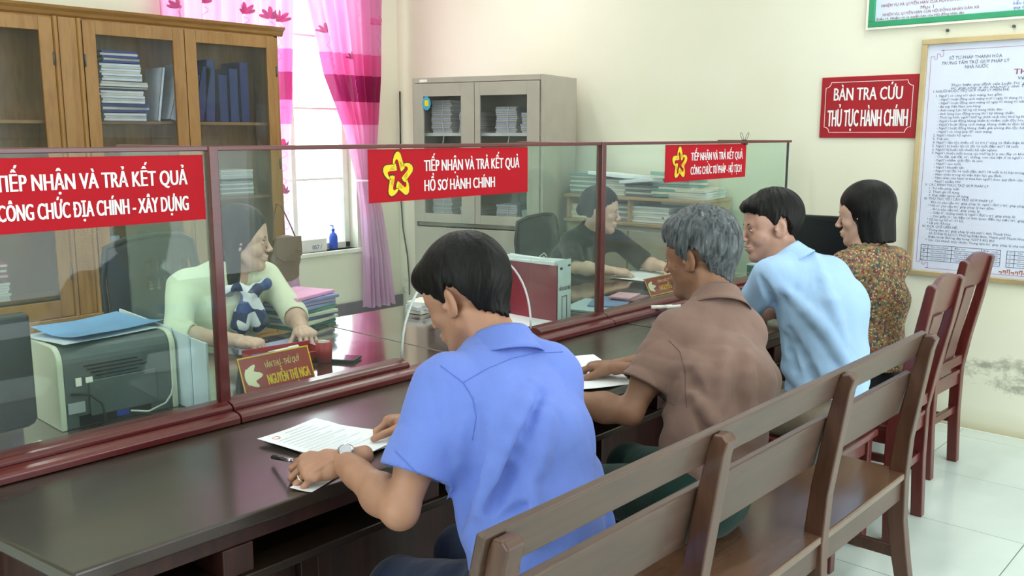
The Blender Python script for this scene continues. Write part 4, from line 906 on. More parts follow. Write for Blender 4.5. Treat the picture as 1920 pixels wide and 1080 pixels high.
    v.field(lambda g_, X, Y, Z: np.where(np.abs(g_) < .03, g_ + amp * wav(X, Y, Z, (34, 34, 13), P.get('seed', 2), 5, warp=1.2) + amp * 1.4 * ridge(X, Y, Z, 30, P.get('seed', 2) + 9, warp=.9) + amp * .5 * ridge(X, Y, Z, 62, P.get('seed', 2) + 3, warp=1.2) - amp * 1.3 * np.exp(-np.maximum(Z - hem[2], 0) / .10) * np.sin(Z * 75 + 3 * np.sin(X * 9) + 3 * np.sin(Y * 12)), g_))
    if 'creases' in P:
        V0, F0 = v.net(); bv = BVHTree.FromPolygons([tuple(p) for p in V0], [tuple(f) for f in F0.tolist()])
        for pts, r, k, mode in P['creases']:
            hits = []
            for a, b in zip(pts, pts[1:]):
                for q in lerp(a, b, 5):
                    d_ = (Vector(q) - Vector((0, 0, 1.55))).normalized(); hh = bv.ray_cast(Vector(q) - d_ * .6, d_)
                    if hh[0] and (hh[0] - Vector(q)).length < .5: hits.append(np.array(hh[0] + hh[1] * (0 if mode == 's' else -r * .25)))
            for i_, (a, b) in enumerate(zip(hits, hits[1:])):
                w0 = math.sin(math.pi * (i_ + .3) / len(hits)); v.cone(a, b, r * (.35 + .65 * w0), r * (.35 + .65 * w0), k, mode)
    # trim: hem, cuffs, neck opening
    v.half(hem, P.get('hemn', (hem - mid)))
    cuts = []
    for k in ('L', 'R'):
        S, E, Wp = [np.array(P[q + k], float) for q in ('sh', 'el', 'wr')]; f = P.get('sleeve', .75)
        c, d = (S + (E - S) * f, nrm(E - S)) if f <= 1 else (E + (Wp - E) * (f - 1), nrm(Wp - E))
        end = c + d * .11; m = .12; sl, (X, Y, Z) = v.region(np.minimum(c, end) - m, np.maximum(c, end) + m)
        pl = (X - c[0]) * d[0] + (Y - c[1]) * d[1] + (Z - c[2]) * d[2]; rad = np.sqrt(np.maximum((X - c[0]) ** 2 + (Y - c[1]) ** 2 + (Z - c[2]) ** 2 - pl ** 2, 0))
        v.g[sl] = np.where((rad < .085) & (pl > 0) & (pl < .2), np.maximum(v.g[sl], pl), v.g[sl])
        v.cone(c - d * .03, c + d * .02, a1 * .80 if f <= 1 else P.get('cuff', .05) * .85, a1 * .86 if f <= 1 else P.get('cuff', .05) * .9, .003, 's')
    nd = nrm(neck - chest); v.cone(neck - nd * .035, neck + nd * .2, P.get('neck_hole', .058), .075, .006, 's')
    if 'vneck' in P: a, b, r = P['vneck']; v.cone(a, b, r, r * .3, .006, 's')
    V, F = v.net(); V = smooth_net(V, F, 2, .4)
    shirt = OB('shirt', np_mesh('shirt', [(V, F)], P['shirt']), None, t, world=True); P['shirt_ob'] = shirt; P['shirt_geo'] = (V, F)
    # collar: stand and turned-down leaf
    if P.get('collar'):
        ca, cr, cd = P['collar'], P.get('collar_r', .060), P.get('collar_drop', .034); fwd = nrm(np.cross(nd, U)); fwd = fwd * np.sign(fwd @ np.array(Mh)[:3, 1]); sd = np.cross(fwd, nd); base = neck - nd * .012 + np.array(P.get('collar_off', (0, 0, 0)))
        def ring(i, r, hgt):
            a = R(28 + (360 - 56) * i); return base + (fwd * math.cos(a) * (1.08) + sd * math.sin(a)) * r + nd * (hgt - .018 * (math.cos(a) * .5 + .5))
        prof = [(cr, -.01), (cr, .02), (cr + .001, .040), (cr + .006, .046), (cr + .012, .032), (cr + .022, .008), (cr + .037, -.016)]
        mb = MB().grid(lambda u, w: tuple(ring(u, *[np.interp(w * 6, range(7), [q[j] for q in prof]) for j in (0, 1)])), 40, 13)
        OB('collar', mb, P['shirt'], shirt, solid=.0028, smooth=True, world=True)
    # trousers
    pts = np.array([pel, P['kneeL'], P['kneeR'], P['footL'], P['footR']], float); v = Vol(pts.min(0) - (.2, .2, .03), pts.max(0) + .2, .0075)
    v.loft([(pel + (mid - pel) * .45, Up, .140 * g, .115 * dep), (pel, Up, .160 * g, .128 * dep), (pel + np.array((0, 0, -.03)), Up, .150 * g, .12 * dep)], .03)
    for s, k in ((-1, 'L'), (1, 'R')):
        hip = pel + Up * s * .082 + np.array((0, 0, -.005)); kn = np.array(P['knee' + k]); ft = np.array(P['foot' + k]) + np.array((0, 0, .07))
        v.cone(hip, kn, .095, .072, .03); v.cone(kn, ft, .071, .060, .025)
    v.field(lambda g_, X, Y, Z: g_ + .004 * wav(X, Y, Z, (40, 40, 40), 5 + P.get('seed', 2), 5, warp=1.5)); v.half(np.array((0, 0, .045)), (0, 0, -1))
    if 'seat_z' in P: v.half((0, 0, P['seat_z'] + .0), (0, 0, -1)) if False else None
    V, F = v.net(); OB('trousers', np_mesh('trousers', [(smooth_net(V, F, 1), F)], P['trousers']), None, t, world=True)
    for k in ('L', 'R'):
        ft = np.array(P['foot' + k], float); fd = nrm(P.get('toe', (0, 1, 0))); sd = np.cross(fd, (0, 0, 1)); v = Vol(ft - .2, ft + .25, .006)
        v.loft([(ft + fd * -.05 + (0, 0, .035), sd, .036, .033), (ft + fd * .05 + (0, 0, .036), sd, .043, .034), (ft + fd * .15 + (0, 0, .026), sd, .044, .026), (ft + fd * .19 + (0, 0, .022), sd, .034, .02)], .02); v.cone(ft + (0, 0, .05), ft + (0, 0, .09), .042, .040, .03); v.half((0, 0, .001), (0, 0, -1))
        V, F = v.net(); OB('shoe', np_mesh('shoe', [(V, F)], P.get('shoe', M_BLACK)), None, t, world=True)
    return t
def seam(P, pts, towards, mat, r=.0008, off=.0008, name='seam'):
    """a thread line laid on the shirt: each point is dropped onto the cloth along a direction"""
    V, F = P['shirt_geo']; bv = BVHTree.FromPolygons([tuple(p) for p in V], [tuple(f) for f in F.tolist()]); out = []
    for p in pts:
        towards = (Vector(p) - Vector((0, 0, 1.55))).normalized(); hit = bv.ray_cast(Vector(p) - towards * .5, towards)
        if hit[0]: out.append(hit[0] + hit[1].normalized() * off * (1 if hit[1].dot(Vector(towards)) < 0 else -1))
    if len(out) > 2: OB(name, MB().tube(out, r, 6), mat, P['shirt_ob'], world=True, smooth=True)
def lerp(a, b, n): return [tuple(np.array(a) + (np.array(b) - np.array(a)) * i / (n - 1)) for i in range(n)]
# ---------------------------------------------------------------- the six people
SK1 = skin_mat('tanned skin', '#ad7f67'); SK2 = skin_mat('brown skin', '#8f664f'); SK3 = skin_mat('light skin', '#bb9180'); SKW = skin_mat('fair skin', '#d2ab98')
HB = hair_mat('black hair', '#040404', '#110f0e', .48); HG = hair_mat('grey hair', '#2f3436', '#686e72', .5, '#9a9fa3')
SHORT = dict(t=.014, line=[.085, .075, .062, .030, -.012, .030, -.030, -.058, -.070])
CURLED = [(55, 60, 35)] * 4; RELAX = [(18, 22, 14), (22, 26, 16), (26, 30, 18), (30, 32, 20)]

BLUE = cloth_mat('cornflower blue shirt cloth', '#6b83d4'); BROWN = cloth_mat('dusty brown polo cloth', '#84695f', weave=900); SKY = cloth_mat('pale sky blue shirt cloth', '#a3c4ea')
NAVY = cloth_mat('dark navy trousers', '#18233f'); DGREEN = cloth_mat('dark green trousers', '#14322c'); KHAKI = cloth_mat('khaki trousers', '#8d8172'); BLACKC = cloth_mat('black cloth', '#121318', .75)
m1 = dict(pelvis=(1.41, 1.20, .57), chest=(1.465, 1.33, .90), neck=(1.51, 1.40, 1.07), shL=(1.32, 1.40, 1.01), shR=(1.605, 1.31, .995), elL=(1.185, 1.385, .775), elR=(1.73, 1.54, .85), wrL=(1.245, 1.66, .802), wrR=(1.575, 1.75, .80),
    hdL=(-.86, .50, -.10), huL=(-.15, -.35, .92), hdR=(-.40, .90, -.12), huR=(.35, .1, .93), curlL=[(38, 60, 35), (44, 62, 35), (48, 60, 35), (46, 50, 30)], curlR=[(38, 48, 30), (50, 55, 35), (58, 58, 35), (60, 60, 35)],
    head=frame((1.50, 1.50, 1.165), 100, -24, 0), neck_r=.056, skin=SK1, hairm=HB, girth=.97, depth=1.0, loose=.020, sleeve=.70, cuff=.075, arm=1.03, back=(-.01, -.02, 0),
    hair=[dict(t=.024, side=.55, line=[.070, .058, .048, .026, .0, .046, .034, -.035, -.070], cones=[((0, -.06, .02), (0, -.052, -.065), .055, .045)], front=((0, .052, .085), (.070, .062, .042), 0), amp=.0012, lump=.002, jag=.7, crown=(0, -.06))],
    kneeL=(1.36, 1.60, .46), kneeR=(1.60, 1.62, .46), footL=(1.36, 1.55, 0), footR=(1.60, 1.57, 0), hipU=(.97, -.1, 0), hem=(1.435, 1.19, .52), hemn=(0, -.1, -1), shirt=BLUE, trousers=NAVY, collar=True, collar_r=.062, fold_amp=.0060, seed=4, cloth_h=.0045,
    folds=[((1.40, 1.215, .93), (1.33, 1.17, .74), .020, .008, .03), ((1.50, 1.20, .80), (1.44, 1.10, .62), .014, .010, .03), ((1.60, 1.20, .80), (1.60, 1.12, .60), .012, .012, .03), ((1.36, 1.25, .86), (1.44, 1.12, .70), .010, .008, .02, 's')])
m1['creases'] = [([(1.417, 1.22, 1.031), (1.301, 1.22, .875), (1.254, 1.22, .798)], .012, .035, 'u'), ([(1.45, 1.22, 1.00), (1.335, 1.22, .86), (1.285, 1.22, .79)], .006, .025, 's'), ([(1.241, 1.22, 1.013), (1.224, 1.22, .875), (1.178, 1.22, .767)], .012, .03, 's'),
    ([(1.401, 1.22, .823), (1.428, 1.22, .681)], .012, .025, 'u'), ([(1.293, 1.22, .757), (1.393, 1.22, .766)], .005, .02, 's'), ([(1.47, 1.22, .973), (1.436, 1.22, .837)], .012, .03, 'u'), ([(1.29, 1.22, .72), (1.25, 1.22, .69)], .012, .02, 'u')]
person('man in a cornflower blue shirt and wristwatch, leaning over papers on the counter', 'person', m1)
m2 = dict(pelvis=(2.15, 1.24, .57), chest=(2.275, 1.27, .86), neck=(2.385, 1.34, 1.06), shL=(2.215, 1.385, .985), shR=(2.435, 1.27, .965), elL=(2.075, 1.425, .775), elR=(2.66, 1.50, .84), wrL=(1.985, 1.66, .795), wrR=(2.385, 1.70, .80),
    hdL=(-.3, .95, -.05), huL=(0, 0, 1), hdR=(.12, .98, -.10), huR=(.1, .1, .98), curlL=RELAX, curlR=[(20, 28, 18), (25, 32, 20), (30, 35, 22), (34, 36, 22)],
    head=frame((2.41, 1.42, 1.18), 94, -8, 0), neck_r=.058, skin=SK2, hairm=HG, girth=.92, depth=.95, loose=.018, sleeve=.66, cuff=.072, age=1, greybrow=1, back=(0, -.02, 0),
    hair=[dict(t=.027, side=.6, line=[.082, .070, .052, .024, -.008, .044, .032, -.038, -.078], cones=[((0, -.065, .02), (0, -.055, -.07), .06, .045)], front=((0, .045, .098), (.066, .058, .036), 0), amp=.0030, lump=.0035, jag=.8, crown=(.02, -.07), swirl=2.2, wave=6)],
    kneeL=(2.14, 1.63, .48), kneeR=(2.38, 1.63, .48), footL=(2.14, 1.58, 0), footR=(2.38, 1.58, 0), hipU=(.97, -.2, 0), hem=(2.15, 1.235, .54), hemn=(0, -.1, -1), shirt=BROWN, trousers=DGREEN, collar=True, collar_r=.062, fold_amp=.0052, seed=11)
m2['creases'] = [([(2.038, 1.22, .932), (2.16, 1.22, .757), (2.384, 1.22, .621)], .012, .03, 's'), ([(2.069, 1.22, .868), (2.284, 1.22, .679)], .012, .03, 'u'), ([(2.354, 1.22, .965), (2.387, 1.22, .767)], .011, .03, 'u'), ([(2.232, 1.22, .955), (2.214, 1.22, .806)], .010, .03, 'u')]
person('grey-haired man in a dusty brown polo shirt holding a sheet on the counter', 'person', m2)
m3 = dict(pelvis=(3.17, 1.32, .56), chest=(3.205, 1.385, .92), neck=(3.17, 1.50, 1.10), shL=(3.03, 1.49, 1.05), shR=(3.29, 1.38, 1.035), elL=(3.155, 1.67, .835), elR=(3.46, 1.62, .86), wrL=(3.36, 1.80, .795), wrR=(3.36, 1.90, .80),
    hdL=(.85, .5, -.1), huL=(0, 0, 1), hdR=(-.5, .85, -.1), huR=(0, 0, 1), curlL=RELAX, curlR=RELAX,
    head=frame((3.195, 1.58, 1.20), 137, -6, 6), neck_r=.056, skin=SK3, hairm=HB, girth=.96, depth=1.0, loose=.024, sleeve=1.06, cuff=.056, smile=.35, back=(0, -.02, 0),
    hair=[dict(t=.021, side=.5, line=[.078, .070, .056, .034, .004, .046, .034, -.032, -.062], front=((0, .055, .092), (.066, .052, .032), 0), amp=.0022, lump=.003, jag=.6, crown=(0, -.05))],
    kneeL=(3.10, 1.64, .50), kneeR=(3.32, 1.64, .50), footL=(3.10, 1.59, 0), footR=(3.32, 1.59, 0), hipU=(.99, -.1, 0), hem=(3.17, 1.31, .63), hemn=(0, -.1, -1), shirt=SKY, trousers=KHAKI, collar=True, collar_drop=.03, fold_amp=.0048, seed=7)
m3['creases'] = [([(2.528, 1.22, 1.05), (2.68, 1.22, .823)], .014, .02, 's'), ([(2.576, 1.22, 1.092), (2.909, 1.22, .907), (3.111, 1.22, .741)], .014, .03, 'u'), ([(2.793, 1.22, 1.168), (3.072, 1.22, .843)], .012, .03, 'u'), ([(2.628, 1.22, .952), (2.848, 1.22, .737)], .012, .025, 's'), ([(2.973, 1.5, 1.05), (3.087, 1.5, .938)], .010, .02, 's')]
person('smiling man in a loose pale blue shirt turning towards the screen', 'person', m3)
def floral():
    m, nt, b = nodes('floral blouse cloth'); v = coords(nt)
    def vor(scale, off):
        mp = N(nt, 'ShaderNodeMapping'); mp.inputs['Location'].default_value = (off, off * 2, off * 3); nt.links.new(v, mp.inputs[0])
        w = N(nt, 'ShaderNodeTexVoronoi'); w.inputs['Scale'].default_value = scale; nt.links.new(mp.outputs[0], w.inputs[0]); return w
    base = hx('#7a6a4a'); last = None
    cur = None
    for scale, off, thr, stops in ((66, 0, .62, [(0, '#6f6040'), (.35, '#46514a'), (.6, '#3c4a4e'), (.8, '#8f7a50')]), (85, 3.1, .48, [(0, '#84353a'), (.4, '#94603e'), (.65, '#5f2830'), (.85, '#a8895e')]), (120, 7.7, .36, [(0, '#c4b488'), (.5, '#a5864c'), (.8, '#2f3a34')])):
        w = vor(scale, off); sp = N(nt, 'ShaderNodeSeparateColor'); nt.links.new(w.outputs['Color'], sp.inputs[0])
        col = ramp(nt, sp.outputs[0], stops); nt.nodes[-1].color_ramp.interpolation = 'CONSTANT'
        f = ramp(nt, w.outputs['Distance'], [(thr, (1, 1, 1, 1)), (thr + .1, (0, 0, 0, 1))])
        g2 = N(nt, 'ShaderNodeMath', operation='GREATER_THAN'); g2.inputs[1].default_value = 0.3 if scale < 100 else .5; nt.links.new(sp.outputs[1], g2.inputs[0]); mu = N(nt, 'ShaderNodeMath', operation='MULTIPLY'); nt.links.new(f, mu.inputs[0]); nt.links.new(g2.outputs[0], mu.inputs[1])
        mx = N(nt, 'ShaderNodeMix', data_type='RGBA'); nt.links.new(mu.outputs[0], mx.inputs[0]); nt.links.new(col, mx.inputs[7])
        if cur is None: mx.inputs[6].default_value = base
        else: nt.links.new(cur, mx.inputs[6])
        cur = mx.outputs[2]
    nt.links.new(cur, b.inputs['Base Color']); b.inputs['Roughness'].default_value = .75; return m
FLORAL = floral()
m4 = dict(pelvis=(3.67, 1.36, .55), chest=(3.70, 1.38, .88), neck=(3.69, 1.40, 1.10), shL=(3.545, 1.44, 1.03), shR=(3.835, 1.33, 1.03), elL=(3.53, 1.60, .80), elR=(3.95, 1.52, .80), wrL=(3.66, 1.82, .80), wrR=(3.90, 1.78, .80),
    hdL=(.3, .95, -.05), huL=(0, 0, 1), hdR=(-.2, .95, -.05), huR=(0, 0, 1), curlL=RELAX, curlR=RELAX, head=frame((3.72, 1.43, 1.222), 98, -8, 0), neck_r=.046, skin=SKW, hairm=HB, fem=True, girth=.86, depth=.88, loose=.016, sleeve=.98, cuff=.058, arm=.85, hand=.92, back=(0, -.015, 0),
    hair=[dict(t=.014, low=-.13, line=[.070, .060, .03, -.04, -.098, -.102, -.105, -.108, -.110], cones=[((-.056, -.01, .02), (-.060, -.012, -.10), .030, .026), ((.056, -.01, .02), (.060, -.012, -.10), .030, .026), ((0, -.065, .02), (0, -.062, -.10), .055, .050), ((.04, -.05, .02), (.04, -.05, -.10), .05, .045), ((-.04, -.05, .02), (-.04, -.05, -.10), .05, .045)], cut=[((0, .10, -.02), (.050, .055, .10))], amp=.0008, lump=.001, jag=.8, crown=(0, -.03), swirl=.3)],
    kneeL=(3.58, 1.64, .48), kneeR=(3.80, 1.64, .48), footL=(3.58, 1.58, 0), footR=(3.80, 1.58, 0), hem=(3.68, 1.34, .62), hemn=(0, 0, -1), shirt=FLORAL, trousers=BLACKC, collar=False, neck_hole=.052, fold_amp=.0025, seed=5)
person('woman with a black bob in a floral blouse, seated beyond the pale blue shirt', 'person', m4)
CREAM = cloth_mat('cream blouse cloth', '#e6e8cf')
c1 = dict(pelvis=(1.90, 3.42, .50), chest=(1.93, 3.36, .83), neck=(1.985, 3.31, 1.03), shL=(2.125, 3.30, .96), shR=(1.775, 3.37, .96), elL=(2.14, 3.14, .82), elR=(1.66, 3.20, .80), wrL=(2.05, 2.965, .80), wrR=(1.80, 3.00, .79),
    hdL=(-.25, -.85, -.1), huL=(0, -.1, 1), hdR=(.45, -.85, -.1), huR=(0, 0, 1), curlL=[(45, 50, 30)] * 4, curlR=[(40, 45, 30)] * 4, toe=(0, -1, 0),
    head=frame((2.00, 3.27, 1.125), -42, -4, 0), neck_r=.047, skin=SKW, hairm=HB, fem=True, girth=.98, depth=1.0, loose=.02, sleeve=1.25, cuff=.05, arm=.92, hand=.92, smile=1, back=(0, .01, 0),
    hair=[dict(t=.018, low=-.22, line=[.078, .066, .035, -.03, -.165, -.175, -.18, -.185, -.19], cones=[((-.058, -.03, .02), (-.070, -.02, -.17), .034, .026), ((.058, -.03, .02), (.066, -.02, -.17), .034, .026), ((0, -.065, .02), (0, -.062, -.17), .05, .04)], cut=[((0, .105, -.03), (.105, .088, .112))], amp=.001, lump=.001, crown=(0, .0), swirl=.2)],
    kneeL=(2.00, 3.06, .48), kneeR=(1.84, 3.06, .48), footL=(2.00, 3.16, 0), footR=(1.84, 3.16, 0), hipU=(-1, 0.1, 0), hem=(1.90, 3.42, .50), hemn=(0, 0, -1), shirt=CREAM, trousers=NAVY, collar=False, neck_hole=.054, vneck=((2.0, 3.22, 1.02), (1.975, 3.23, .90), .05), fold_amp=.0028, seed=3)
person('smiling woman in a cream blouse with a patterned scarf, writing behind the glass', 'person', c1)
c2 = dict(pelvis=(4.22, 3.36, .50), chest=(4.24, 3.30, .82), neck=(4.25, 3.22, 1.00), shL=(4.43, 3.17, .935), shR=(4.10, 3.26, .935), elL=(4.50, 3.00, .80), elR=(3.98, 3.12, .82), wrL=(4.46, 2.84, .80), wrR=(4.16, 2.99, .795),
    hdL=(-.1, -.9, -.1), huL=(0, 0, 1), hdR=(.65, -.6, -.1), huR=(0, -.1, 1), curlL=RELAX, curlR=[(28, 34, 22)] * 4, toe=(0, -1, 0),
    head=frame((4.255, 3.155, 1.11), -60, -6, 0), neck_r=.048, skin=SKW, hairm=HB, fem=True, girth=.95, depth=.95, loose=.018, sleeve=.95, cuff=.06, arm=.9, hand=.95, back=(0, .01, 0),
    hair=[dict(t=.018, line=[.082, .076, .060, .036, .0, .036, .004, -.065, -.09], ells=[((0, -.115, .0), (.03, .03, .035), .02)], amp=.001, lump=.001)],
    kneeL=(4.32, 3.00, .48), kneeR=(4.12, 3.00, .48), footL=(4.32, 3.10, 0), footR=(4.12, 3.10, 0), hipU=(-1, 0.1, 0), hem=(4.22, 3.36, .50), hemn=(0, 0, -1), shirt=BLACKC, trousers=BLACKC, collar=True, collar_r=.054, neck_hole=.052, fold_amp=.0025, seed=9)
person('woman in a black shirt at the desk behind the third glass section, in profile', 'person', c2)
# ---------------------------------------------------------------- curtains
def curtain_mat():
    m, nt, b = nodes('printed pink voile'); nt.nodes.remove(b); out = nt.nodes['Material Output']
    sp = N(nt, 'ShaderNodeSeparateXYZ'); nt.links.new(coords(nt), sp.inputs[0])
    zz = N(nt, 'ShaderNodeMapRange'); zz.inputs['From Min'].default_value = 0; zz.inputs['From Max'].default_value = 3.2; nt.links.new(sp.outputs['Z'], zz.inputs[0])
    q = lambda z: z / 3.2
    col = ramp(nt, zz.outputs[0], [(0, '#eccbe8'), (q(.9), '#efc6e2'), (q(1.18), '#ecb0d2'), (q(1.62), '#dd6fa4'), (q(1.80), '#9c2a60'), (q(1.99), '#dd6aa2'), (q(2.16), '#e6a2c8')])
    nt.nodes[-1].color_ramp.interpolation = 'CONSTANT'
    n = N(nt, 'ShaderNodeTexNoise'); n.inputs['Scale'].default_value = 3; nt.links.new(coords(nt, (4, 4, .3)), n.inputs[0])
    mx = N(nt, 'ShaderNodeMix', data_type='RGBA', blend_type='MULTIPLY'); mx.inputs[0].default_value = .6; nt.links.new(col, mx.inputs[6]); nt.links.new(ramp(nt, n.outputs[0], [(.35, '#e8c8e4'), (.65, '#ffffff')]), mx.inputs[7])
    d = N(nt, 'ShaderNodeBsdfDiffuse'); t = N(nt, 'ShaderNodeBsdfTranslucent'); nt.links.new(mx.outputs[2], d.inputs[0]); nt.links.new(mx.outputs[2], t.inputs[0])
    a = N(nt, 'ShaderNodeMixShader'); a.inputs[0].default_value = .5; nt.links.new(d.outputs[0], a.inputs[1]); nt.links.new(t.outputs[0], a.inputs[2])
    tr = N(nt, 'ShaderNodeBsdfTransparent'); tr.inputs[0].default_value = hx('#ffd9ee'); c = N(nt, 'ShaderNodeMixShader'); c.inputs[0].default_value = .04; nt.links.new(a.outputs[0], c.inputs[1]); nt.links.new(tr.outputs[0], c.inputs[2])
    nt.links.new(c.outputs[0], out.inputs[0]); return m
M_CURT = curtain_mat(); M_PRINT = plain('lotus print pink', '#cf5c93', .8); M_PRINT2 = plain('vine print mauve', '#a884b0', .8)
def curtain(label, left, right, zs, folds, y=5.80, prints=(), ph=0):
    """left/right: x of the two edges at each height in zs"""
    t = thing('curtain', label, 'curtain', ((left[0] + right[0]) / 2, y, 0))
    def S(u, w, off=0):
        z = zs[0] + (zs[-1] - zs[0]) * w; a = np.interp(-z, [-q for q in zs], left); b = np.interp(-z, [-q for q in zs], right)
        wd = abs(b - a) / abs(right[0] - left[0]); amp = .030 * (.5 + .5 / max(wd, .35)) * min(1, wd * 1.6)
        yy = y + amp * math.sin(u * folds * 2 * math.pi + ph) + .010 * math.sin(u * folds * 4.7 * math.pi + w * 3) - .02 * math.sin(w * 5 + u)
        return (a + (b - a) * u, yy + off, z + .008 * math.sin(u * 23) * (w > .99))
    OB('cloth', MB().grid(S, 90, 60), M_CURT, t, smooth=True, world=True)
    for (u, z, s) in prints:
        w = (zs[0] - z) / (zs[0] - zs[-1]); cx, cy, cz = S(u, w, -.004); mb = MB()
        for k in (-2, -1, 0, 1, 2):
            an = R(k * 34); L = s * (1 - .12 * abs(k)); wd = s * .30; base = (0, 0); pts = []
            for q in range(13):
                tt = 2 * math.pi * q / 12; px, pz = wd * .5 * math.sin(tt), L * .5 - L * .5 * math.cos(tt); pts.append((px * math.cos(an) + pz * math.sin(an), pz * math.cos(an) - px * math.sin(an)))
            mb.add([S(u + px / max(.05, abs(np.interp(-z, [-q2 for q2 in zs], right) - np.interp(-z, [-q2 for q2 in zs], left))), w - pz / (zs[0] - zs[-1]), -.003 - .0006 * k) for px, pz in pts[:12]], [tuple(range(12))])
        OB('lotus_print', mb, M_PRINT, t, world=True)
        v = []
        for q in range(26):
            z2 = z - .02 - q * .011; w2 = (zs[0] - z2) / (zs[0] - zs[-1]); uu = u + .02 * math.sin(q * .7)
            v.append(S(uu, w2, -.003))
        OB('vine_print', MB().tube(v, .0016, 5), M_PRINT2, t, world=True)
    return t
curtain('pink printed curtain hanging straight behind the wooden bookcase', [3.02, 3.02, 3.02, 3.02, 3.05], [4.06, 4.01, 3.97, 3.99, 4.03], [2.95, 1.9, 1.2, .7, .30], 7,
        prints=[(.10, 2.36, .07), (.32, 2.42, .06), (.62, 2.38, .08), (.80, 2.36, .085), (.90, 2.35, .085), (.93, 1.45, .07), (.93, 1.12, .07)])
rc = curtain('pink printed curtain drawn aside and tied, beside the steel cabinet', [4.08, 4.19, 4.31, 4.49, 4.60, 4.64, 4.66, 4.65], [4.90, 4.87, 4.85, 4.81, 4.77, 4.85, 4.91, 4.95], [2.95, 2.52, 2.01, 1.60, 1.20, .93, .58, .15], 6,
        prints=[(.10, 2.30, .07), (.45, 2.12, .06), (.92, 2.40, .07), (.62, 2.66, .07)], ph=1)
OB('tieback', MB().tube([(4.59, 5.74, 1.19), (4.68, 5.715, 1.185), (4.79, 5.75, 1.20), (4.80, 5.84, 1.21), (4.69, 5.87, 1.20), (4.59, 5.84, 1.19)], .008, 8, closed=True), plain('pale pink ribbon', '#f0c8dc', .6), rc, world=True, smooth=True)

# ---------------------------------------------------------------- on and outside the window sill
t = thing('bottle', 'small blue pump bottle standing on the window sill', 'bottle', (4.46, 5.96, .64))
MBLUE = plain('blue plastic bottle', '#1f4fd0', .3)
OB('body', MB().lathe([(.030, 0), (.034, .01), (.034, .10), (.026, .125), (.012, .135), (.012, .15)], n=20), MBLUE, t, smooth=True)
OB('pump', MB().lathe([(.014, .15), (.014, .165), (.004, .168), (.004, .19)], n=12).tube([(0, 0, .19), (-.025, 0, .192)], .005, 8), MBLUE, t, smooth=True)
t = thing('cardboard_box', 'low white printed carton on the window sill', 'box', (4.25, 5.96, .64))
OB('carton', MB().box(-.13, .12, -.035, .035, 0, .10), plain('white carton', '#e9e7e2', .6), t, bevel=.002)
o = letters([('057 /', -.02, .022, .09, .035)], (4.25, 5.924, .64), (1, 0, 0), (0, 0, 1), bold=.02, parent=t); o.data.materials.append(plain('blue carton print', '#5a6fb5', .5))

# ---------------------------------------------------------------- printer desk
t = thing('printer', 'grey and cream laser printer seen from the back behind the glass', 'printer', (.955, 2.515, .75), R(-1.5))
PC = plain('cream printer plastic', '#d9dcc8', .45, vary=.02); PG = plain('slate grey printer plastic', '#565f60', .42, vary=.03)
Wp, Dp, Hp = .335, .31, .232
prof = [(0, .0), (0, Hp - .045)] + [(.045 - .045 * math.cos(a), Hp - .045 + .045 * math.sin(a)) for a in [math.pi / 2 * i / 6 for i in range(1, 7)]] + [(Dp - .06, Hp), (Dp, Hp - .05), (Dp, 0)]
OB('body', MB().prism([(u + .002, v * .99) for u, v in prof[::-1]], lambda u, v: (.016, u, v), lambda u, v: (Wp - .016, u, v)), PG, t, bevel=.003)
for a, b in ((0, .016), (Wp - .016, Wp)): OB('side_panel', MB().prism(prof[::-1], lambda u, v: (a, u - .002, v), lambda u, v: (b, u - .002, v)), PC, t, bevel=.003, label='cream side panel')
for k in range(5):
    z = Hp - .062 - k * .0105; OB('vent_slot', MB().box(.07 + .010 * k, .22 + .014 * (k % 3), -.003, .003, z, z + .003), M_BLACK, t)
OB('rear_door', MB().box(.08, .27, -.005, .002, .028, .13), PG, t, bevel=.003)
OB('port_recess', MB().box(.05, .25, -.0035, .003, .006, .034), M_BLACK, t)
OB('usb_port', MB().box(.15, .185, -.006, .003, .012, .028), plain('blue port', '#2c3f9a', .4), t)
OB('warning_label', MB().box(.045, .06, -.006, -.001, .12, .142).box(.072, .09, -.006, -.001, .125, .14), M_WHITE, t)
OB('rating_label', MB().box(.02, .065, -.006, -.001, .045, .075), plain('silver label', '#a9adb0', .4), t)
OB('power_cable', MB().tube([(.03, -.006, .10), (.07, -.03, .098), (.095, -.045, .07), (.10, -.05, .03), (.09, -.05, .006)], .0035, 8), M_BLACK, t, smooth=True)
OB('data_cable', MB().tube([(.19, -.004, .02), (.23, -.03, .014), (.28, -.035, .03), (.31, -.01, .045), (.32, -.005, .07)], .003, 8), plain('pale grey cable', '#bfc4c2', .5), t, smooth=True)
M_SKYF = plain('sky blue plastic folder', '#6fa6da', .3); M_CLEAR = plain('milky clear plastic', '#d5e2ec', .3)
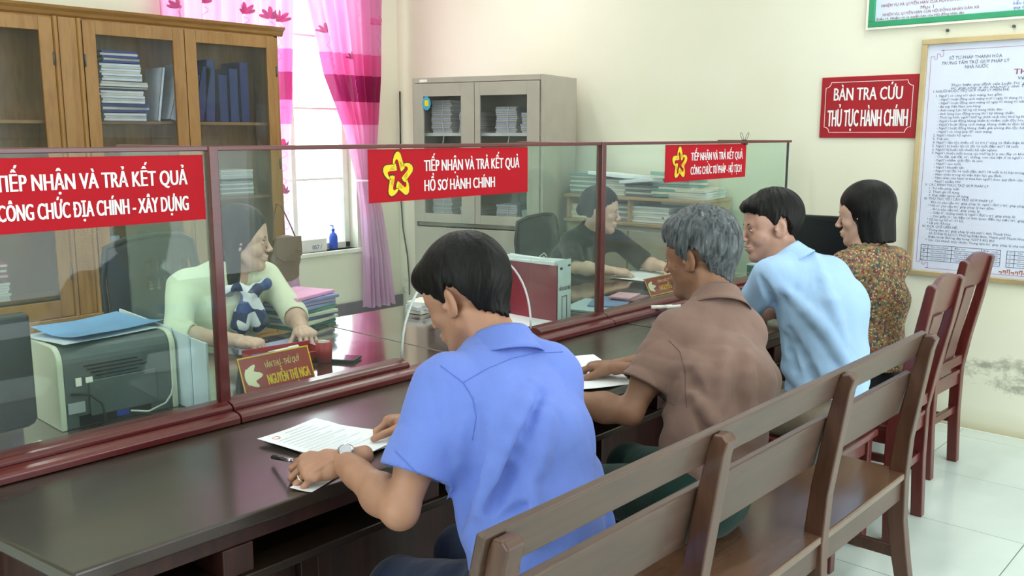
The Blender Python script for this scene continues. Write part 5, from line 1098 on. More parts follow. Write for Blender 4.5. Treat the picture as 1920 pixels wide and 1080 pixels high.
def sheet(name, label, cat, c, size, rz, mat, z, thick=.0006, group=None, wavy=.002, tilt=(0, 0), seed=0, n=10):
    r = random.Random(seed); a, b = r.random() * 6, r.random() * 6
    def S(s):
        def f(u, w):
            x, y = (u - .5) * size[0], (w - .5) * size[1]; return (x, y, s + wavy * (math.sin(u * 3.1 + a) + math.sin(w * 4 + b) + 2) / 2 * (.3 + abs(u - .5) + abs(w - .5)) + tilt[0] * (x + size[0] / 2) + tilt[1] * (y + size[1] / 2))
        return f
    mb = MB().grid(S(thick), n, n); top = list(mb.v); k = n * n; mb.grid(S(0), n, n)
    per = [(i, 0) for i in range(n)] + [(n - 1, j) for j in range(1, n)] + [(i, n - 1) for i in range(n - 2, -1, -1)] + [(0, j) for j in range(n - 2, 0, -1)]; ids = [i * n + j for i, j in per]
    mb.f += [(ids[i], ids[(i + 1) % len(ids)], k + ids[(i + 1) % len(ids)], k + ids[i]) for i in range(len(ids))]
    o = OB(name, mb, mat, loc=(c[0], c[1], z), rot=(0, 0, R(rz))); return tag(o, label, cat, group)
sheet('plastic_folder', 'light blue plastic folder lying on top of the printer', 'folder', (1.14, 2.66, 0), (.29, .21), 14, M_SKYF, .985, wavy=.010, seed=3, tilt=(.03, 0))
sheet('plastic_folder', 'clear folder under the light blue one on the printer', 'folder', (1.11, 2.65, 0), (.29, .22), 8, M_CLEAR, .983, wavy=.002, seed=4)
for k, (x, l) in enumerate(((1.291, 'frosted plastic file standing against the printer side'), (1.299, 'middle one of the frosted files standing beside the printer'), (1.307, 'frosted file standing nearest the red screen post'))):
    o = OB('plastic_file', MB().prism([(2.53 - .085 * k, .752), (2.84 - .085 * k, .752), (2.86 - .085 * k, 1.0 - .012 * k), (2.53 - .085 * k, .985 - .012 * k)], lambda u, v: (x, u, v), lambda u, v: (x + .006, u, v)), M_CLEAR); tag(o, l, 'file', 'frosted files beside the printer')
t = thing('computer_monitor', 'black back of a computer monitor cut by the photo edge beside the printer', 'monitor', (.66, 2.47, .75), R(2))
OB('housing', MB().prism([(-.25, .045), (.20, .045), (.218, .052), (.226, .066), (.226, .345), (-.25, .345)], lambda u, v: (u, 0, v), lambda u, v: (u, .045, v)), M_BLACK, t, bevel=.008, seg=3)
OB('stand', MB().box(-.03, .03, .03, .07, .01, .12), M_BLACK, t, bevel=.004); OB('base', MB().lathe([(.11, 0), (.11, .008), (.03, .014)], (0, .08, 0), 28), M_BLACK, t, smooth=True)
t = thing('power_strip', 'small white power strip with cable on the desk below the monitor', 'power strip', (.835, 2.405, .75), R(20))
OB('body', MB().box(-.045, .045, -.02, .02, 0, .018), M_WHITE, t, bevel=.003); OB('socket', MB().box(-.03, .0, -.01, .01, .018, .0195), M_DGREY, t)
OB('cable', MB().tube([(-.045, 0, .01), (-.09, .02, .006), (-.16, .05, .005), (-.22, .04, .005)], .004, 8), M_WHITE, t, smooth=True)

# ---------------------------------------------------------------- desk of the woman in cream
def nameplate(label, x0, x1, y, H, l1, l2, sp=0):
    t = thing('name_plate', label, 'name plate', (x0, y, .752), R(0)); W = x1 - x0; dy = .045
    PLM = MATS.get('brick red plate') or plain('brick red plate', '#9c2a20', .35)
    U = Vector((1, 0, 0)); V = Vector((0, dy, H)).normalized(); HH = math.hypot(dy, H); nn = U.cross(V)
    def pl(u, v, o=0): p = U * u + V * v + nn * o; return (p.x, p.y, p.z)
    OB('plate', MB().prism([(0, 0), (W, 0), (W, HH), (0, HH)], lambda u, v: pl(u, v, -.004), lambda u, v: pl(u, v, 0)), PLM, t)
    OB('foot', MB().prism([(dy, .0), (dy + .03, 0), (dy, H * .92)], lambda u, v: (.01, u + .004, v), lambda u, v: (W - .01, u + .004, v)), M_DGREY, t)
    b = .004; mb = MB()
    for (a, c, d, e) in ((0, W, 0, b), (0, W, HH - b, HH), (0, b, b, HH - b), (W - b, W, b, HH - b)): mb.prism([(a, d), (c, d), (c, e), (a, e)], lambda u, v: pl(u, v, 0), lambda u, v: pl(u, v, .0012))
    OB('gold_border', mb, M_GOLD, t)
    lot = [(.045, .035), (.020, .05), (.012, .085), (.032, .07), (.034, .10), (.050, .125 * H / .125), (.066, .10), (.070, .07), (.088, .085), (.080, .05), (.055, .035)]
    lot = [(.012 + .032 * (1 + math.cos(a)) * (.8 + .2 * math.cos(5 * a)), HH * .5 + HH * .30 * math.sin(a) * (.85 + .15 * math.cos(5 * a))) for a in [2 * math.pi * i / 30 for i in range(30)]]
    OB('lotus_emblem', MB().prism(lot, lambda u, v: pl(u, v, 0), lambda u, v: pl(u, v, .0012)), plain('cream lotus', '#f1e6c4', .5), t)
    org = Vector((x0, y, .752))
    o = letters([(l1, W * .34, HH * .64, W * .50, HH * .15)], org, U, V, bold=.02, parent=t); o.data.materials.append(MATS.get('pale gold lettering') or plain('pale gold lettering', '#e8c98a', .4))
    o = letters([(l2, W * .34, HH * .22, W * .60, HH * .27)], org, U, V, bold=.05, parent=t); o.data.materials.append(M_GOLD)
    return t
nameplate('red name plate reading NGUYỄN THỊ NGA in front of the smiling woman', 1.462, 1.722, 2.415, .118, 'VĂN THƯ - THỦ QUỸ', 'NGUYỄN THỊ NGA')
nameplate('red name plate half hidden by the grey-haired head', 3.80, 4.10, 2.50, .085, 'CÔNG CHỨC TƯ PHÁP', 'NGUYỄN THỊ')
t = thing('desk_tray', 'red plastic desk tray holding pens beside the name plate', 'tray', (1.80, 2.72, .752), R(-8)); TR = plain('red tray plastic', '#b02a34', .35)
OB('tray_box', MB().box(-.13, .13, -.05, .05, 0, .004).box(-.13, -.126, -.05, .05, 0, .045).box(.126, .13, -.05, .05, 0, .045).box(-.13, .13, -.05, -.046, 0, .035).box(-.13, .13, .046, .05, 0, .055), TR, t, bevel=.001)
t = thing('pen_cup', 'small red cup at the right end of the red tray', 'cup', (1.905, 2.62, .752)); OB('cup', MB().lathe([(.026, 0), (.03, .075), (.027, .075), (.024, .005)], n=20), TR, t, smooth=True)
OB('glued_notes', MB().obox((0, 0, .072), (.03, .03, .012), (0, .2, .3)), M_WHITE, t)
for k, (dx, dy, l) in enumerate(((-.06, 0, 'violet and white marker in the red desk tray'), (.01, .012, 'white-capped pen in the red desk tray'))):
    t = thing('marker_pen', l, 'pen', (1.80 + dx, 2.72 + dy, .792), R(-8 + 12 * k)); OB('barrel', MB().tube([(-.06, 0, 0), (.025, 0, 0)], .009, 12), plain('violet barrel', '#5b4f9a', .4) if k == 0 else M_WHITE, t, smooth=True); OB('cap', MB().tube([(.025, 0, 0), (.065, 0, 0)], .0105, 12), M_WHITE, t, smooth=True)
sheet('document', 'lilac document under the hands of the smiling woman', 'document', (1.93, 2.90, 0), (.30, .21), 8, plain('lilac paper', '#9fa3c8', .6), .752, wavy=.008, seed=8)
t = thing('smartphone', 'dark phone lying on the bright desk beside the red cup', 'phone', (1.955, 2.615, .752), R(30)); OB('case', MB().box(-.04, .04, -.08, .08, 0, .010), M_BLACK, t, bevel=.003); OB('screen', MB().box(-.036, .036, -.074, .074, .010, .0105), plain('phone glass', '#2a3038', .05), t)
cols = ['#3f7f74', '#d8d8c0', '#7d86b8', '#cfd4c0', '#6fa08c', '#9aa3cc', '#c9b6d6', '#8f96c4', '#f0a6d2']
for k, cidx in enumerate(cols):
    z = .751 + k * .0155; l = ['dark green', 'cream', 'slate violet', 'pale olive', 'sea green', 'lavender', 'pale mauve', 'periwinkle', 'bright pink'][k]
    o = OB('document_folder', MB().box(-.13, .13, -.10, .10, .0, .0135), plain(l + ' folder', cidx, .6), loc=(2.235 + .008 * math.sin(k * 2), 3.245 + .008 * math.cos(k * 3) , z), rot=(0, 0, R(12 + 7 * math.sin(k * 1.7))), bevel=.002)
    tag(o, l + ' folder in the stack beside the smiling woman' + (', on top' if k == 8 else ''), 'folder', 'folders stacked at the desk corner')
def office_chair(label, x, y, rz, zt=1.12, w=.24, slots=False):
    t = thing('office_chair', label, 'chair', (x, y, 0), R(rz)); M = M_BLACK
    H = zt - .62; mb = MB()
    def S(u, v): a = (u - .5) * 2; return (a * w * (1 - .10 * v ** 3 - .06 * (1 - v)), .05 * a * a - .02 * math.cos(v * 3), .62 + H * v - .03 * a * a * v)
    OB('backrest_frame', MB().tube([S(0, 0), S(0, .3), S(0, .7), S(.03, .97), S(.2, 1), S(.5, 1), S(.8, 1), S(.97, .97), S(1, .7), S(1, .3), S(1, 0), S(.8, 0), S(.5, 0), S(.2, 0)], .012, 8, closed=True), M, t, smooth=True)
    mb = MB(); n1, n2 = 25, 21
    for i in range(n1):
        for j in range(n2): mb.v.append(S(.03 + .94 * i / (n1 - 1), .04 + .93 * j / (n2 - 1)))
    for i in range(n1 - 1):
        for j in range(n2 - 1):
            if slots and j in (11, 12, 14, 15) and 9 <= i <= 21 and i % 2: continue
            mb.f.append((i * n2 + j, (i + 1) * n2 + j, (i + 1) * n2 + j + 1, i * n2 + j + 1))
    OB('backrest', mb, MATS.get('black chair mesh') or plain('black chair mesh', '#1b2026', .6), t, solid=.004, smooth=True)
    nb = 0
    for i in range(nb):
        v = .06 + .9 * i / (nb - 1); OB('back_slat', MB().grid(lambda a, b: S(.03 + .94 * a, v + (b - .5) * (.055 if i not in (nb - 3, nb - 4) else .035)), 8, 2), M, t, solid=.004)
    OB('seat', MB().box(-.23, .23, -.46, -.02, .43, .49), M, t, bevel=.02, seg=3); OB('back_support', MB().box(-.03, .03, -.02, .02, .44, .72), M, t, bevel=.004)
    OB('gas_lift', MB().tube([(0, -.24, .08), (0, -.24, .43)], .025, 12), M_DGREY, t, smooth=True)
    for k in range(5): a = 2 * math.pi * k / 5; OB('base_arm', MB().tube([(0, -.24, .09), (.26 * math.cos(a), -.24 + .26 * math.sin(a), .06)], [.02, .014], 8), M, t); OB('castor', MB().lathe([(.0001, -.028), (.022, -.018), (.028, 0), (.022, .018), (.0001, .028)], (.26 * math.cos(a), -.24 + .26 * math.sin(a), .028), 12), M, t, smooth=True)
    return t
office_chair('black office chair with a slotted back behind the woman in cream', 1.86, 3.70, 6, 1.13, slots=True)
office_chair('black mesh office chair behind the woman in the black shirt', 4.36, 3.66, 5, 1.06)

# bag by the bookcase
t = thing('handbag', 'brown leather shoulder bag hanging beside the bookcase', 'bag', (3.60, 5.36, .56))
BG = plain('brown leather', '#7a6152', .5); v = Vol((-.14, -.07, -.02), (.14, .07, .34), .006)
v.loft([((0, 0, .02), (1, 0, 0), .105, .038), ((0, 0, .14), (1, 0, 0), .110, .045), ((.01, 0, .28), (1, 0, 0), .085, .028)], .02); V, F = v.net(); OB('body', np_mesh('bag', [(V, F)], BG), None, t)
OB('flap', MB().prism([(-.10, .30), (.10, .30), (.105, .17), (.05, .13), (-.05, .13), (-.105, .17)], lambda u, v: (u, -.055, v), lambda u, v: (u, -.046, v)), BG, t, bevel=.003)
OB('strap', MB().tube([(-.09, 0, .28), (-.07, .02, .40), (-.02, .05, .52), (.02, .05, .50), (.07, .02, .36), (.10, 0, .26)], .009, 8, flat=.3), BG, t, smooth=True); OB('buckle', MB().box(.06, .08, -.06, -.05, .2, .225), M_CHROME, t)

# ---------------------------------------------------------------- desk behind the opening
t = thing('box_file', 'maroon box file with a printed pale spine label standing behind the glass', 'binder', (3.0, 2.45, .752))
MR = plain('maroon board binder', '#8a2f3e', .5)
OB('cover', MB().box(0, .004, 0, .32, 0, .245).box(.091, .095, 0, .32, 0, .245).box(0, .095, 0, .004, 0, .245), MR, t, bevel=.001)
OB('spine_label', MB().box(.004, .092, -.0015, 0, .004, .268), plain('pale spine label', '#dfe8ea', .5), t)
o = letters([('UBND', .012, .225, .018, .012), ('HỒ SƠ LƯU TRỮ', .008, .135, .075, .016), ('NĂM', .066, .235, .016, .010)], (3.004, 2.4485, .752), (1, 0, 0), (0, 0, 1), bold=.03, parent=t); o.data.materials.append(M_BLACK)
OB('label_frame', MB().box(.030, .0325, -.003, -.0015, .01, .11).box(.0625, .065, -.003, -.0015, .01, .11).box(.030, .065, -.003, -.0015, .107, .11), M_BLACK, t)
for k in range(5): OB('paper_wad', MB().obox((.012 + .017 * k, .165, .13 + .004 * (k % 3)), (.012, .30, .25 + .012 * (k % 2)), (R(2 * (k % 3) - 2), R(1.5 * k - 3), 0)), M_PAPER, t)
OB('cord', MB().tube([(.05, .10, .272), (.055, .12, .285), (.05, .14, .27), (.04, .13, .26), (.045, .11, .272)], .0015, 6), M_WHITE, t)
sheet('paper_sheet', 'white sheet lying in front of the maroon box file', 'paper', (2.93, 2.58, 0), (.30, .21), 100, M_PAPER, .752, seed=11)
for k, (x, y, r_, c_, l) in enumerate(((2.77, 3.06, 10, '#e6e6e2', 'lowest of the small paper stack against the hanging wall cable'), (2.765, 3.05, -6, '#d8dce0', 'middle sheaf of the small paper stack against the wall cable'), (2.775, 3.06, 18, '#eeeeea', 'top sheaf of the small paper stack near the wall cable'))):
    o = OB('paper_sheaf', MB().box(-.06, .06, -.045, .045, 0, .018), plain('sheaf %d' % k, c_, .6), loc=(x, y, .751 + .0185 * k), rot=(0, 0, R(r_)), bevel=.002); tag(o, l, 'paper')
o = OB('wall_cable', MB().tube([(5.105, 5.86, 1.9), (5.105, 5.865, 1.4), (5.105, 5.87, 1.0), (5.10, 5.85, .78), (5.10, 5.80, .55), (5.09, 5.77, .35), (5.09, 5.77, .21)], .006, 8), M_BLACK, smooth=True); tag(o, 'thin black cable running down the corner of the walls', 'cable')

# desk of the woman in black
for k, (x, y, w, d, r_, c_, l) in enumerate(((3.40, 2.56, .30, .20, 15, '#b9c6d0', 'pale grey-blue booklet on the desk behind the second post'), (3.50, 2.53, .26, .18, 28, '#6c86ae', 'blue booklet over the pale one behind the second post'), (3.62, 2.50, .17, .12, 8, '#8c4a55', 'thin maroon notebook near the half-hidden name plate'), (3.60, 2.52, .15, .11, 14, '#c99aa6', 'pink slip on the thin maroon notebook'))):
    o = OB('booklet', MB().box(-w / 2, w / 2, -d / 2, d / 2, 0, .008), plain('booklet %d' % k, c_, .5), loc=(x, y, .751 + .0085 * k), rot=(0, 0, R(r_)), bevel=.001); tag(o, l, 'booklet')
sheet('paper_sheet', 'large white sheet under the hand of the woman in black', 'paper', (4.37, 2.90, 0), (.42, .297), 10, M_PAPER, .752, seed=21)
t = thing('glass_jar', 'small green box of stationery at the far end of the clerk desks', 'box', (4.72, 2.42, .752)); OB('box', MB().box(-.03, .03, -.03, .03, 0, .07), plain('dark green box', '#2f5f50', .4), t, bevel=.003); OB('lid', MB().box(-.032, .032, -.032, .032, .07, .078), M_CLEAR, t, bevel=.002); t.name = 'stationery_box'

# low cabinet with folders against the far wall
t = thing('low_cabinet', 'low beige cabinet with an open top shelf against the far wall', 'cabinet', (4.72, 2.78, 0)); BE = plain('beige painted cabinet', '#a9a391', .5); WS = wood('pale shelf wood', [(.2, '#8f7350'), (.5, '#ae9068'), (.8, '#c2a67c')], 1, .4)
OB('body', MB().box(0, .36, 0, 1.0, 0, .99), BE, t, bevel=.003)
for k in range(2): OB('door', MB().box(-.014, -.001, .02 + .485 * k, .495 + .485 * k, .05, .96), BE, t, bevel=.003); OB('door_knob', MB().lathe([(.006, 0), (.012, .008), (.006, .02)], (-.03, .50 + .1 * k, .6), 10), M_CHROME, t)
OB('lower_board', MB().box(-.02, .36, -.01, 1.01, .99, 1.01), WS, t, bevel=.002)
OB('side_board', MB().box(0, .36, 0, .016, 1.01, 1.15).box(0, .36, .984, 1.0, 1.01, 1.15).box(0, .36, .50, .516, 1.01, 1.15), WS, t, bevel=.002); OB('upper_board', MB().box(-.02, .36, -.01, 1.01, 1.15, 1.168), WS, t, bevel=.002)
FC = [('#dfe6e4', 'white'), ('#6f9f90', 'sage green'), ('#e9e2cc', 'ivory'), ('#8e98a6', 'slate grey'), ('#cfd9dc', 'pale blue'), ('#5f6f78', 'dark slate')]
def tied(x, y, z, w, d, h, rz, col, label, grp, tx=0, ry=0, ties=True):
    t = thing('document_bundle', label, 'documents', (x, y, z), R(rz), grp); m = MATS.get('bundle ' + col) or plain('bundle ' + col, col, .6)
    n = max(2, int(h / .014))
    for k in range(n):
        r = random.Random(k * 7 + int(x * 100) + int(y * 77)); OB('sheaf', MB().obox((r.uniform(-.005, .005), r.uniform(-.006, .006), h * (k + .5) / n), (w, d, h / n * .9), (R(tx), R(ry), R(r.uniform(-3, 3)))), m if k % 2 == 0 else M_PAPER2, t)
    if ties:
        OB('tie', MB().tube([(-w / 2 - .003, 0, 0), (-w / 2 - .004, 0, h), (0, 0, h + .004), (w / 2 + .004, 0, h), (w / 2 + .003, 0, 0)], .0028, 5), M_TAPE, t)
        OB('tie_end', MB().tube([(-w / 2 - .004, .0, h * .6), (-w / 2 - .02, -.03, h * .2), (-w / 2 - .022, -.035, -.05)], .003, 5).tube([(-w / 2 - .004, .0, h * .6), (-w / 2 - .02, .03, h * .3), (-w / 2 - .02, .04, -.02)], .003, 5), M_TAPE, t)
    return t
g = 'document bundles on the low cabinet'
nm = ['beside the steel cabinet', 'second from the steel cabinet', 'in the middle', 'second from the far sign', 'at the end under the third sign']
for k, (y, h, c_, tl) in enumerate(((3.66, .13, '#7f9a9c', 0), (3.48, .10, '#dfe6e4', 0), (3.22, .07, '#5f6f78', 0), (3.02, .11, '#6f9f90', 3), (2.90, .06, '#cfd9dc', -3))):
    tied(4.88, y, 1.169, .26, .22, h, 90 + 6 * math.sin(k * 3), c_, 'tied document bundle on top of the low cabinet, ' + nm[k], g, tl, ties=k < 3)
for k, (y, z, c_) in enumerate(((3.46, 1.276, '#e9eef0'), (3.2, 1.245, '#dfe9ec'), (3.0, 1.29, '#8ab39f'))):
    o = OB('folder', MB().obox((0, 0, 0), (.34, .27, .022), (0, 0, 0)), plain('loose folder %d' % k, c_, .5), loc=(4.86, y, z + .016), rot=(R([4, -5, 3][k]), R(3), R([5, -8, 12][k])), bevel=.003); tag(o, ['white folder lying across the bundles nearest the steel cabinet', 'pale folder lying tilted across the middle bundles', 'green folder lying on the bundles under the third red sign'][k], 'folder')
for k, (y, h, c_) in enumerate(((3.63, .09, '#e9e2cc'), (3.42, .11, '#8e98a6'), (3.16, .10, '#e4ebee'), (2.93, .07, '#6d7680'))):
    tied(4.87, y, 1.011, .28, .22, h, 90, c_, 'document bundle inside the open shelf of the low cabinet, ' + ['next to the steel cabinet', 'second from the steel cabinet', 'third from the steel cabinet', 'farthest from the steel cabinet'][k], 'bundles in the open shelf', ties=k < 2)

# ---------------------------------------------------------------- contents of the bookcase and the steel cabinet
def binder(x, y, z, w, h, d, lean, col, label, grp):
    t = thing('binder', label, 'binder', (x, y, z + abs(math.sin(R(lean))) * w * .5), 0, grp); m = MATS.get('binder ' + col) or plain('binder ' + col, col, .5)
    t.rotation_euler = (0, R(lean), 0)
    OB('cover', MB().box(-w / 2, -w / 2 + .003, -d / 2, d / 2, 0, h).box(w / 2 - .003, w / 2, -d / 2, d / 2, 0, h).box(-w / 2, w / 2, -d / 2, -d / 2 + .003, 0, h), m, t); OB('pages', MB().box(-w / 2 + .006, w / 2 - .006, -d / 2 + .006, d / 2 - .01, .005, h - .012), M_PAPER, t); return t
sh = 1.631; yb = 5.64
g = 'stack on the bookcase shelf behind the double doors'
for k, (h, c_, w, l) in enumerate(((.045, '#d9dde2', .26, 'bottom pale sheaf'), (.05, '#26357a', .30, 'dark blue folder above the bottom sheaf'), (.075, '#dfe4ea', .26, 'tied white bundle in mid-stack'), (.015, '#303c60', .30, 'thin dark folder in mid-stack'), (.03, '#e2e2da', .30, 'cream folder in the upper stack'), (.10, '#dfe9f5', .24, 'thick pale blue-white sheaf'), (.07, '#2c3f8c', .22, 'blue folder topping the stack'))):
    tied(2.60, yb - .03, sh, w, .24, h, 3 * math.sin(k * 2), c_, l + ' in the bookcase, behind the third glazed door', g, ties=k in (2, 1)); sh += h + .004
binder(2.93, yb, 1.632, .055, .36, .24, 16, '#dfe6ef', 'white binder leaning behind the third bookcase door', None)
binder(2.83, yb, 1.632, .02, .33, .24, 9, '#dfe6ee', 'thin white folder leaning beside the stack in the bookcase', None)
for k, x in enumerate((3.02, 3.10, 3.18, 3.28, 3.36, 3.44)):
    binder(x, yb, 1.632, .065, .30 + .045 * (k % 3), .25, [14, 12, 3, 0, 0, 0][k], '#1f2c6a' if k % 2 else '#26386f', 'dark blue binder on the upper bookcase shelf, ' + ['first from the leaning white one', 'second from the leaning white one', 'third from the leaning white one', 'behind the last glazed door', 'second behind the last glazed door', 'nearest the bookcase end'][k], 'dark blue binders on the upper shelf')
binder(1.87, yb, 1.632, .05, .34, .24, -24, '#1f2c8a', 'bright blue binder leaning behind the second glazed door', None); binder(1.73, yb, 1.632, .05, .34, .24, -24, '#24327a', 'dark blue binder leaning behind the first blue one', None)
for k in range(6):
    tied(1.25 + .26 * (k % 3), yb, .621 + .12 * (k // 3), .22, .24, .105, 0, ['#c9d2d8', '#8d979c', '#d8d8cc', '#5f6f78', '#c2c8cc', '#a34a4a'][k], 'document bundle low in the bookcase by the monitor, ' + ['lower row first', 'lower row second', 'lower row third', 'upper row first', 'upper row second', 'upper row third'][k], 'bundles low in the bookcase', ties=False)
for k in range(8):
    col = ['#d8dccf', '#7da03c', '#cfd6da', '#8d979c', '#d9c94a', '#d8dde2', '#9aa6ae', '#c6ccd0'][k]
    tied(2.52 + .28 * (k % 4), yb, 1.141 + .115 * (k // 4), .24, .24, .10 if k // 4 == 0 else .06, 0, col, 'document bundle on the middle bookcase shelf, ' + ['front row first', 'green-edged, front row second', 'front row third', 'front row fourth', 'yellow-edged, upper row first', 'upper row second', 'upper row third', 'upper row fourth'][k], 'bundles on the middle bookcase shelf', ties=k in (2, 6))
for k in range(4):
    binder(2.50 + .28 * k, yb, .621, .06, .32, .24, 0, ['#b9c2c8', '#54606a', '#8d3a44', '#3f5f7a'][k], ['grey binder low in the bookcase behind the woman in cream', 'slate binder low in the bookcase behind the woman in cream', 'dark red binder low in the bookcase', 'steel blue binder low in the bookcase'][k], None)
# steel cabinet: bundles placed in the cabinet's own frame
CM = Matrix.Translation(CAB.location) @ Matrix.Rotation(CAB.rotation_euler[2], 4, 'Z'); k = 0
for shelf, zz in ((1.56, 'upper shelf'), (1.24, 'middle shelf'), (.951, 'lower shelf')):
    for (lx, ww, hh, ti, nmx) in ((.13, .17, .13, 18, 'far left corner'), (.32, .17, .17, 10, 'beside the door gap'), (.60, .17, .14, -4, 'just past the door gap'), (.82, .17, .22, 0, 'at the side wall')):
        p = CM @ Vector((lx, -.24, shelf)); hh2 = hh * (1 if zz[0] == 'u' else .8)
        tied(p.x, p.y, p.z, ww * .9, .26, hh2, math.degrees(CAB.rotation_euler[2]) , ['#e2def0', '#d8d2e8', '#ded8ea', '#e6dcec'][k % 4], 'tied white bundle in the steel cabinet, %s, %s' % (zz, nmx.replace('far left corner', 'nearest the window')), 'bundles in the steel cabinet', 0, 0, ties=False); tt = bpy.data.objects[-1] if False else None; k += 1
        q = Vector((lx, -.105, shelf)); o = OB('tie', MB().tube([CM @ (q + Vector((-.02, 0, hh2))), CM @ (q + Vector((-.01, .004, hh2 * .4))), CM @ (q + Vector((-.03, .012, -.02))), CM @ (q + Vector((-.02, .012, -.07)))], .004, 6), M_TAPE); tag(o, 'white tie tape hanging from the bundle, %s, %s' % (zz, nmx.replace('far left corner', 'nearest the window')), 'tape')

# ---------------------------------------------------------------- on the public counter
sheet('paper_sheet', 'bottom sheet of the papers spread before the man in blue', 'paper', (1.395, 1.90, 0), (.212, .30), 2, M_PAPER, .751, seed=31, wavy=.003)
sheet('paper_sheet', 'second sheet askew in the papers before the man in blue', 'paper', (1.41, 1.895, 0), (.21, .297), 16, M_PAPER, .7545, seed=32, wavy=.004)
ps = sheet('paper_sheet', 'top sheet with a red stamp before the man in blue', 'paper', (1.385, 1.905, 0), (.21, .297), 9, M_PAPER, .759, seed=33, wavy=.003)
OB('red_stamp', MB().tube([(-.07 + .010 * math.cos(a), .115 + .010 * math.sin(a), .0042) for a in [2 * math.pi * i / 16 for i in range(16)]], .0008, 4, closed=True), plain('red ink', '#d2452f', .6), ps)
lm = MB()
for k in range(13):
    y = .125 - k * .018; x0_, x1_ = (-.03, .06) if k < 2 else (-.085, .085 - .03 * ((k * 5) % 3)); lm.box(x0_, x1_, y, y + .0015, .0038, .0042)
OB('text_line', lm, plain('faint ink', '#c6cfdb', .7), ps, kind='stuff')
sheet('paper_sheet', 'folded slip under the wrist of the man in blue at the counter edge', 'paper', (1.20, 1.70, 0), (.12, .06), 20, M_PAPER, .7515, seed=34)
pen_a, pen_b = Vector((1.205, 1.885, .765)), Vector((1.17, 1.745, .80))
t = thing('ballpoint_pen', 'black and silver pen in the hand of the man in blue', 'pen', tuple(pen_a)); d = pen_b - pen_a
OB('barrel', MB().tube([(0, 0, 0), d * .62], .0048, 10), M_BLACK, t, smooth=True); OB('grip', MB().tube([d * .62, d * .92], .0052, 10), M_CHROME, t, smooth=True); OB('clip', MB().tube([d * .02 + Vector((0, 0, .007)), d * .28 + Vector((0, 0, .007))], .0014, 6), M_CHROME, t); OB('tip', MB().tube([d * .92, d], [.004, .001], 8), M_CHROME, t, smooth=True)
sheet('paper_sheet', 'white sheet under the hands of the grey-haired man', 'paper', (2.38, 1.86, 0), (.42, .29), 58, M_PAPER, .753, seed=41, wavy=.004)
sheet('paper_sheet', 'white paper beneath the sleeve of the man in pale blue', 'paper', (3.76, 2.03, 0), (.21, .297), 20, M_PAPER, .753, seed=42, wavy=.006)
sheet('booklet', 'small pale green booklet beside the sleeve of the man in pale blue', 'booklet', (3.88, 2.12, 0), (.12, .16), 35, plain('pale green booklet', '#c9ddc9', .6), .762, thick=.008, seed=43)
t = thing('marker_pen', 'white board marker with red cap lying on the counter by the grey-haired man', 'pen', (3.475, 2.185, .786), R(-40))
OB('barrel', MB().tube([(-.085, 0, 0), (-.02, 0, 0)], .0095, 12), M_WHITE, t, smooth=True); OB('barrel', MB().tube([(-.018, 0, 0), (.05, 0, 0)], .0105, 12), M_WHITE, t, smooth=True); OB('cap', MB().tube([(.05, 0, 0), (.085, 0, 0)], .0105, 12), TR, t, smooth=True); OB('print', MB().box(.01, .035, -.004, .004, .0098, .0108), M_DGREY, t)
t = thing('kiosk_screen', 'large black look-up screen standing on the counter before the woman in floral', 'monitor', (4.66, 1.98, .754), R(-6))
OB('housing', MB().prism([(-.19, .03), (.20, .03), (.20, .36), (.185, .372), (-.175, .378), (-.19, .365)], lambda u, v: (0, u, v), lambda u, v: (.035, u, v)), M_BLACK, t, bevel=.006); OB('screen', MB().box(-.002, 0, -.17, .18, .05, .35), plain('screen black glass', '#0b0f1a', .15), t)
OB('stand', MB().box(.03, .06, -.05, .05, 0, .20), M_BLACK, t, bevel=.003); OB('base', MB().box(-.02, .13, -.11, .11, 0, .012), M_BLACK, t, bevel=.003)

# ---------------------------------------------------------------- worn details: watch, ring, scarf, lanyard, seams
T1, T5, T6 = [o for o in bpy.data.objects if o.name in ('person', 'person.004', 'person.005')]
HM = Matrix([list(r) for r in m1['HML']])
def loc_mesh(mb, M): mb.v = [tuple(M @ Vector(p)) for p in mb.v]; return mb
wt = OB('wristwatch', loc_mesh(MB().tube([(.0305 * math.cos(a), -.012, .0235 * math.sin(a)) for a in [2 * math.pi * i / 28 for i in range(28)]], .0042, 8, closed=True, flat=1), HM), M_CHROME, T1, world=True, smooth=True, label='steel wristwatch')
OB('bracelet', loc_mesh(MB().tube([(.031 * math.cos(a), -.019, .024 * math.sin(a)) for a in [2 * math.pi * i / 28 for i in range(28)]], .0036, 8, closed=True).tube([(.031 * math.cos(a), -.005, .024 * math.sin(a)) for a in [2 * math.pi * i / 28 for i in range(28)]], .0036, 8, closed=True), HM), M_CHROME, wt, world=True, smooth=True)
OB('watch_case', loc_mesh(MB().lathe([(.0001, .022), (.0175, .022), (.019, .026), (.0185, .031), (.015, .0325), (.0001, .0325)], (0, -.012, 0), 24), HM), M_CHROME, wt, world=True, smooth=True)
OB('dial', loc_mesh(MB().lathe([(.0001, .0325), (.014, .0327), (.0001, .033)], (0, -.012, 0), 24), HM), plain('dial', '#b9bcc6', .3), wt, world=True)
f = FING[2]; a0 = R(m1['curlL'][2][0]); pr = Vector((f[0] - .001, f[1] - .006, -.003)) + Vector((0, math.cos(a0), -math.sin(a0))) * .022; dr = Vector((0, math.cos(a0), -math.sin(a0)))
up = dr.orthogonal().normalized(); sd = dr.cross(up)
OB('ring', loc_mesh(MB().tube([pr + (up * math.cos(a) + sd * math.sin(a)) * .0098 for a in [2 * math.pi * i / 20 for i in range(20)]], .0022, 6, closed=True), HM), plain('white gold', '#e6dfd0', .2, metal=1), T1, world=True, smooth=True, label='pale gold ring')
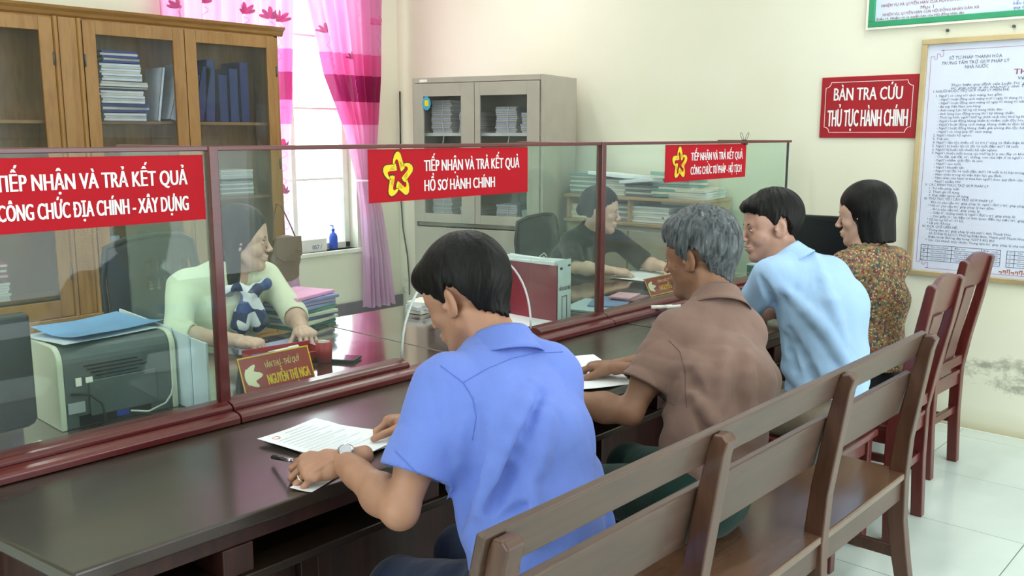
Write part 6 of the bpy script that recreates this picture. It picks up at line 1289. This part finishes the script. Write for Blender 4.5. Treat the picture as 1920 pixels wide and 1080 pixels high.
SM = plain('blue seam thread', '#5a74c8', .8); SB = plain('brown seam thread', '#5f473f', .8); SS = plain('sky seam thread', '#7f9cc4', .8)
def poly(*p):
    o = []
    for a, b in zip(p, p[1:]): o += lerp(a, b, 9)[:-1]
    return o + [p[-1]]
seam(m1, poly((1.209, 1.22, 1.077), (1.28, 1.22, 1.092), (1.35, 1.22, 1.099), (1.43, 1.22, 1.096), (1.515, 1.22, 1.083)), 0, SM)
seam(m1, poly((1.150, 1.22, 1.122), (1.209, 1.22, 1.077), (1.236, 1.22, 1.04), (1.245, 1.22, 1.0), (1.233, 1.22, .955)), 0, SM)
seam(m1, poly((1.035, 1.22, .985), (1.08, 1.22, .935), (1.125, 1.22, .895)), 0, SM)
seam(m2, poly((1.91, 1.2, 1.045), (1.963, 1.2, 1.006), (1.99, 1.2, .95), (1.994, 1.2, .90), (2.005, 1.2, .85)), 0, SB)
seam(m2, poly((1.83, 1.2, .945), (1.88, 1.2, .905), (1.945, 1.2, .87)), 0, SB)
# scarf of the smiling woman
SCM, nts, bs = nodes('navy and white scarf'); w = N(nts, 'ShaderNodeTexVoronoi'); w.inputs['Scale'].default_value = 22; nts.links.new(coords(nts), w.inputs[0]); sp = N(nts, 'ShaderNodeSeparateColor'); nts.links.new(w.outputs['Color'], sp.inputs[0]); nts.links.new(ramp(nts, sp.outputs[0], [(0, '#1f2c58'), (.35, '#dfe4ea'), (.55, '#2f4a86'), (.7, '#4a5560'), (.85, '#e8ecf0')]), bs.inputs['Base Color']); nts.nodes[-1].color_ramp.interpolation = 'CONSTANT'
v = Vol((1.80, 3.02, .68), (2.16, 3.34, 1.02), .005)
for a, b, ra, rb in (((1.925, 3.215, .955), (1.975, 3.20, .925), .018, .026), ((1.975, 3.20, .925), (2.06, 3.20, .955), .026, .022), ((1.975, 3.205, .925), (1.935, 3.215, .80), .024, .040), ((1.975, 3.205, .925), (2.015, 3.205, .80), .024, .042), ((1.90, 3.225, .94), (1.86, 3.235, .93), .022, .018)): v.cone(a, b, ra, rb, .012)
v.field(lambda g, X, Y, Z: g + .003 * np.sin(X * 120 + Z * 30)); V, F = v.net(); OB('scarf', np_mesh('scarf', [(V, F)], SCM), None, T5, world=True, label='navy and white patterned scarf')
OB('lanyard', MB().tube([(4.215, 3.16, .985), (4.235, 3.155, .90), (4.245, 3.15, .82), (4.25, 3.15, .76)], .006, 6, flat=.3), plain('blue lanyard', '#2a35a8', .5), T6, world=True)
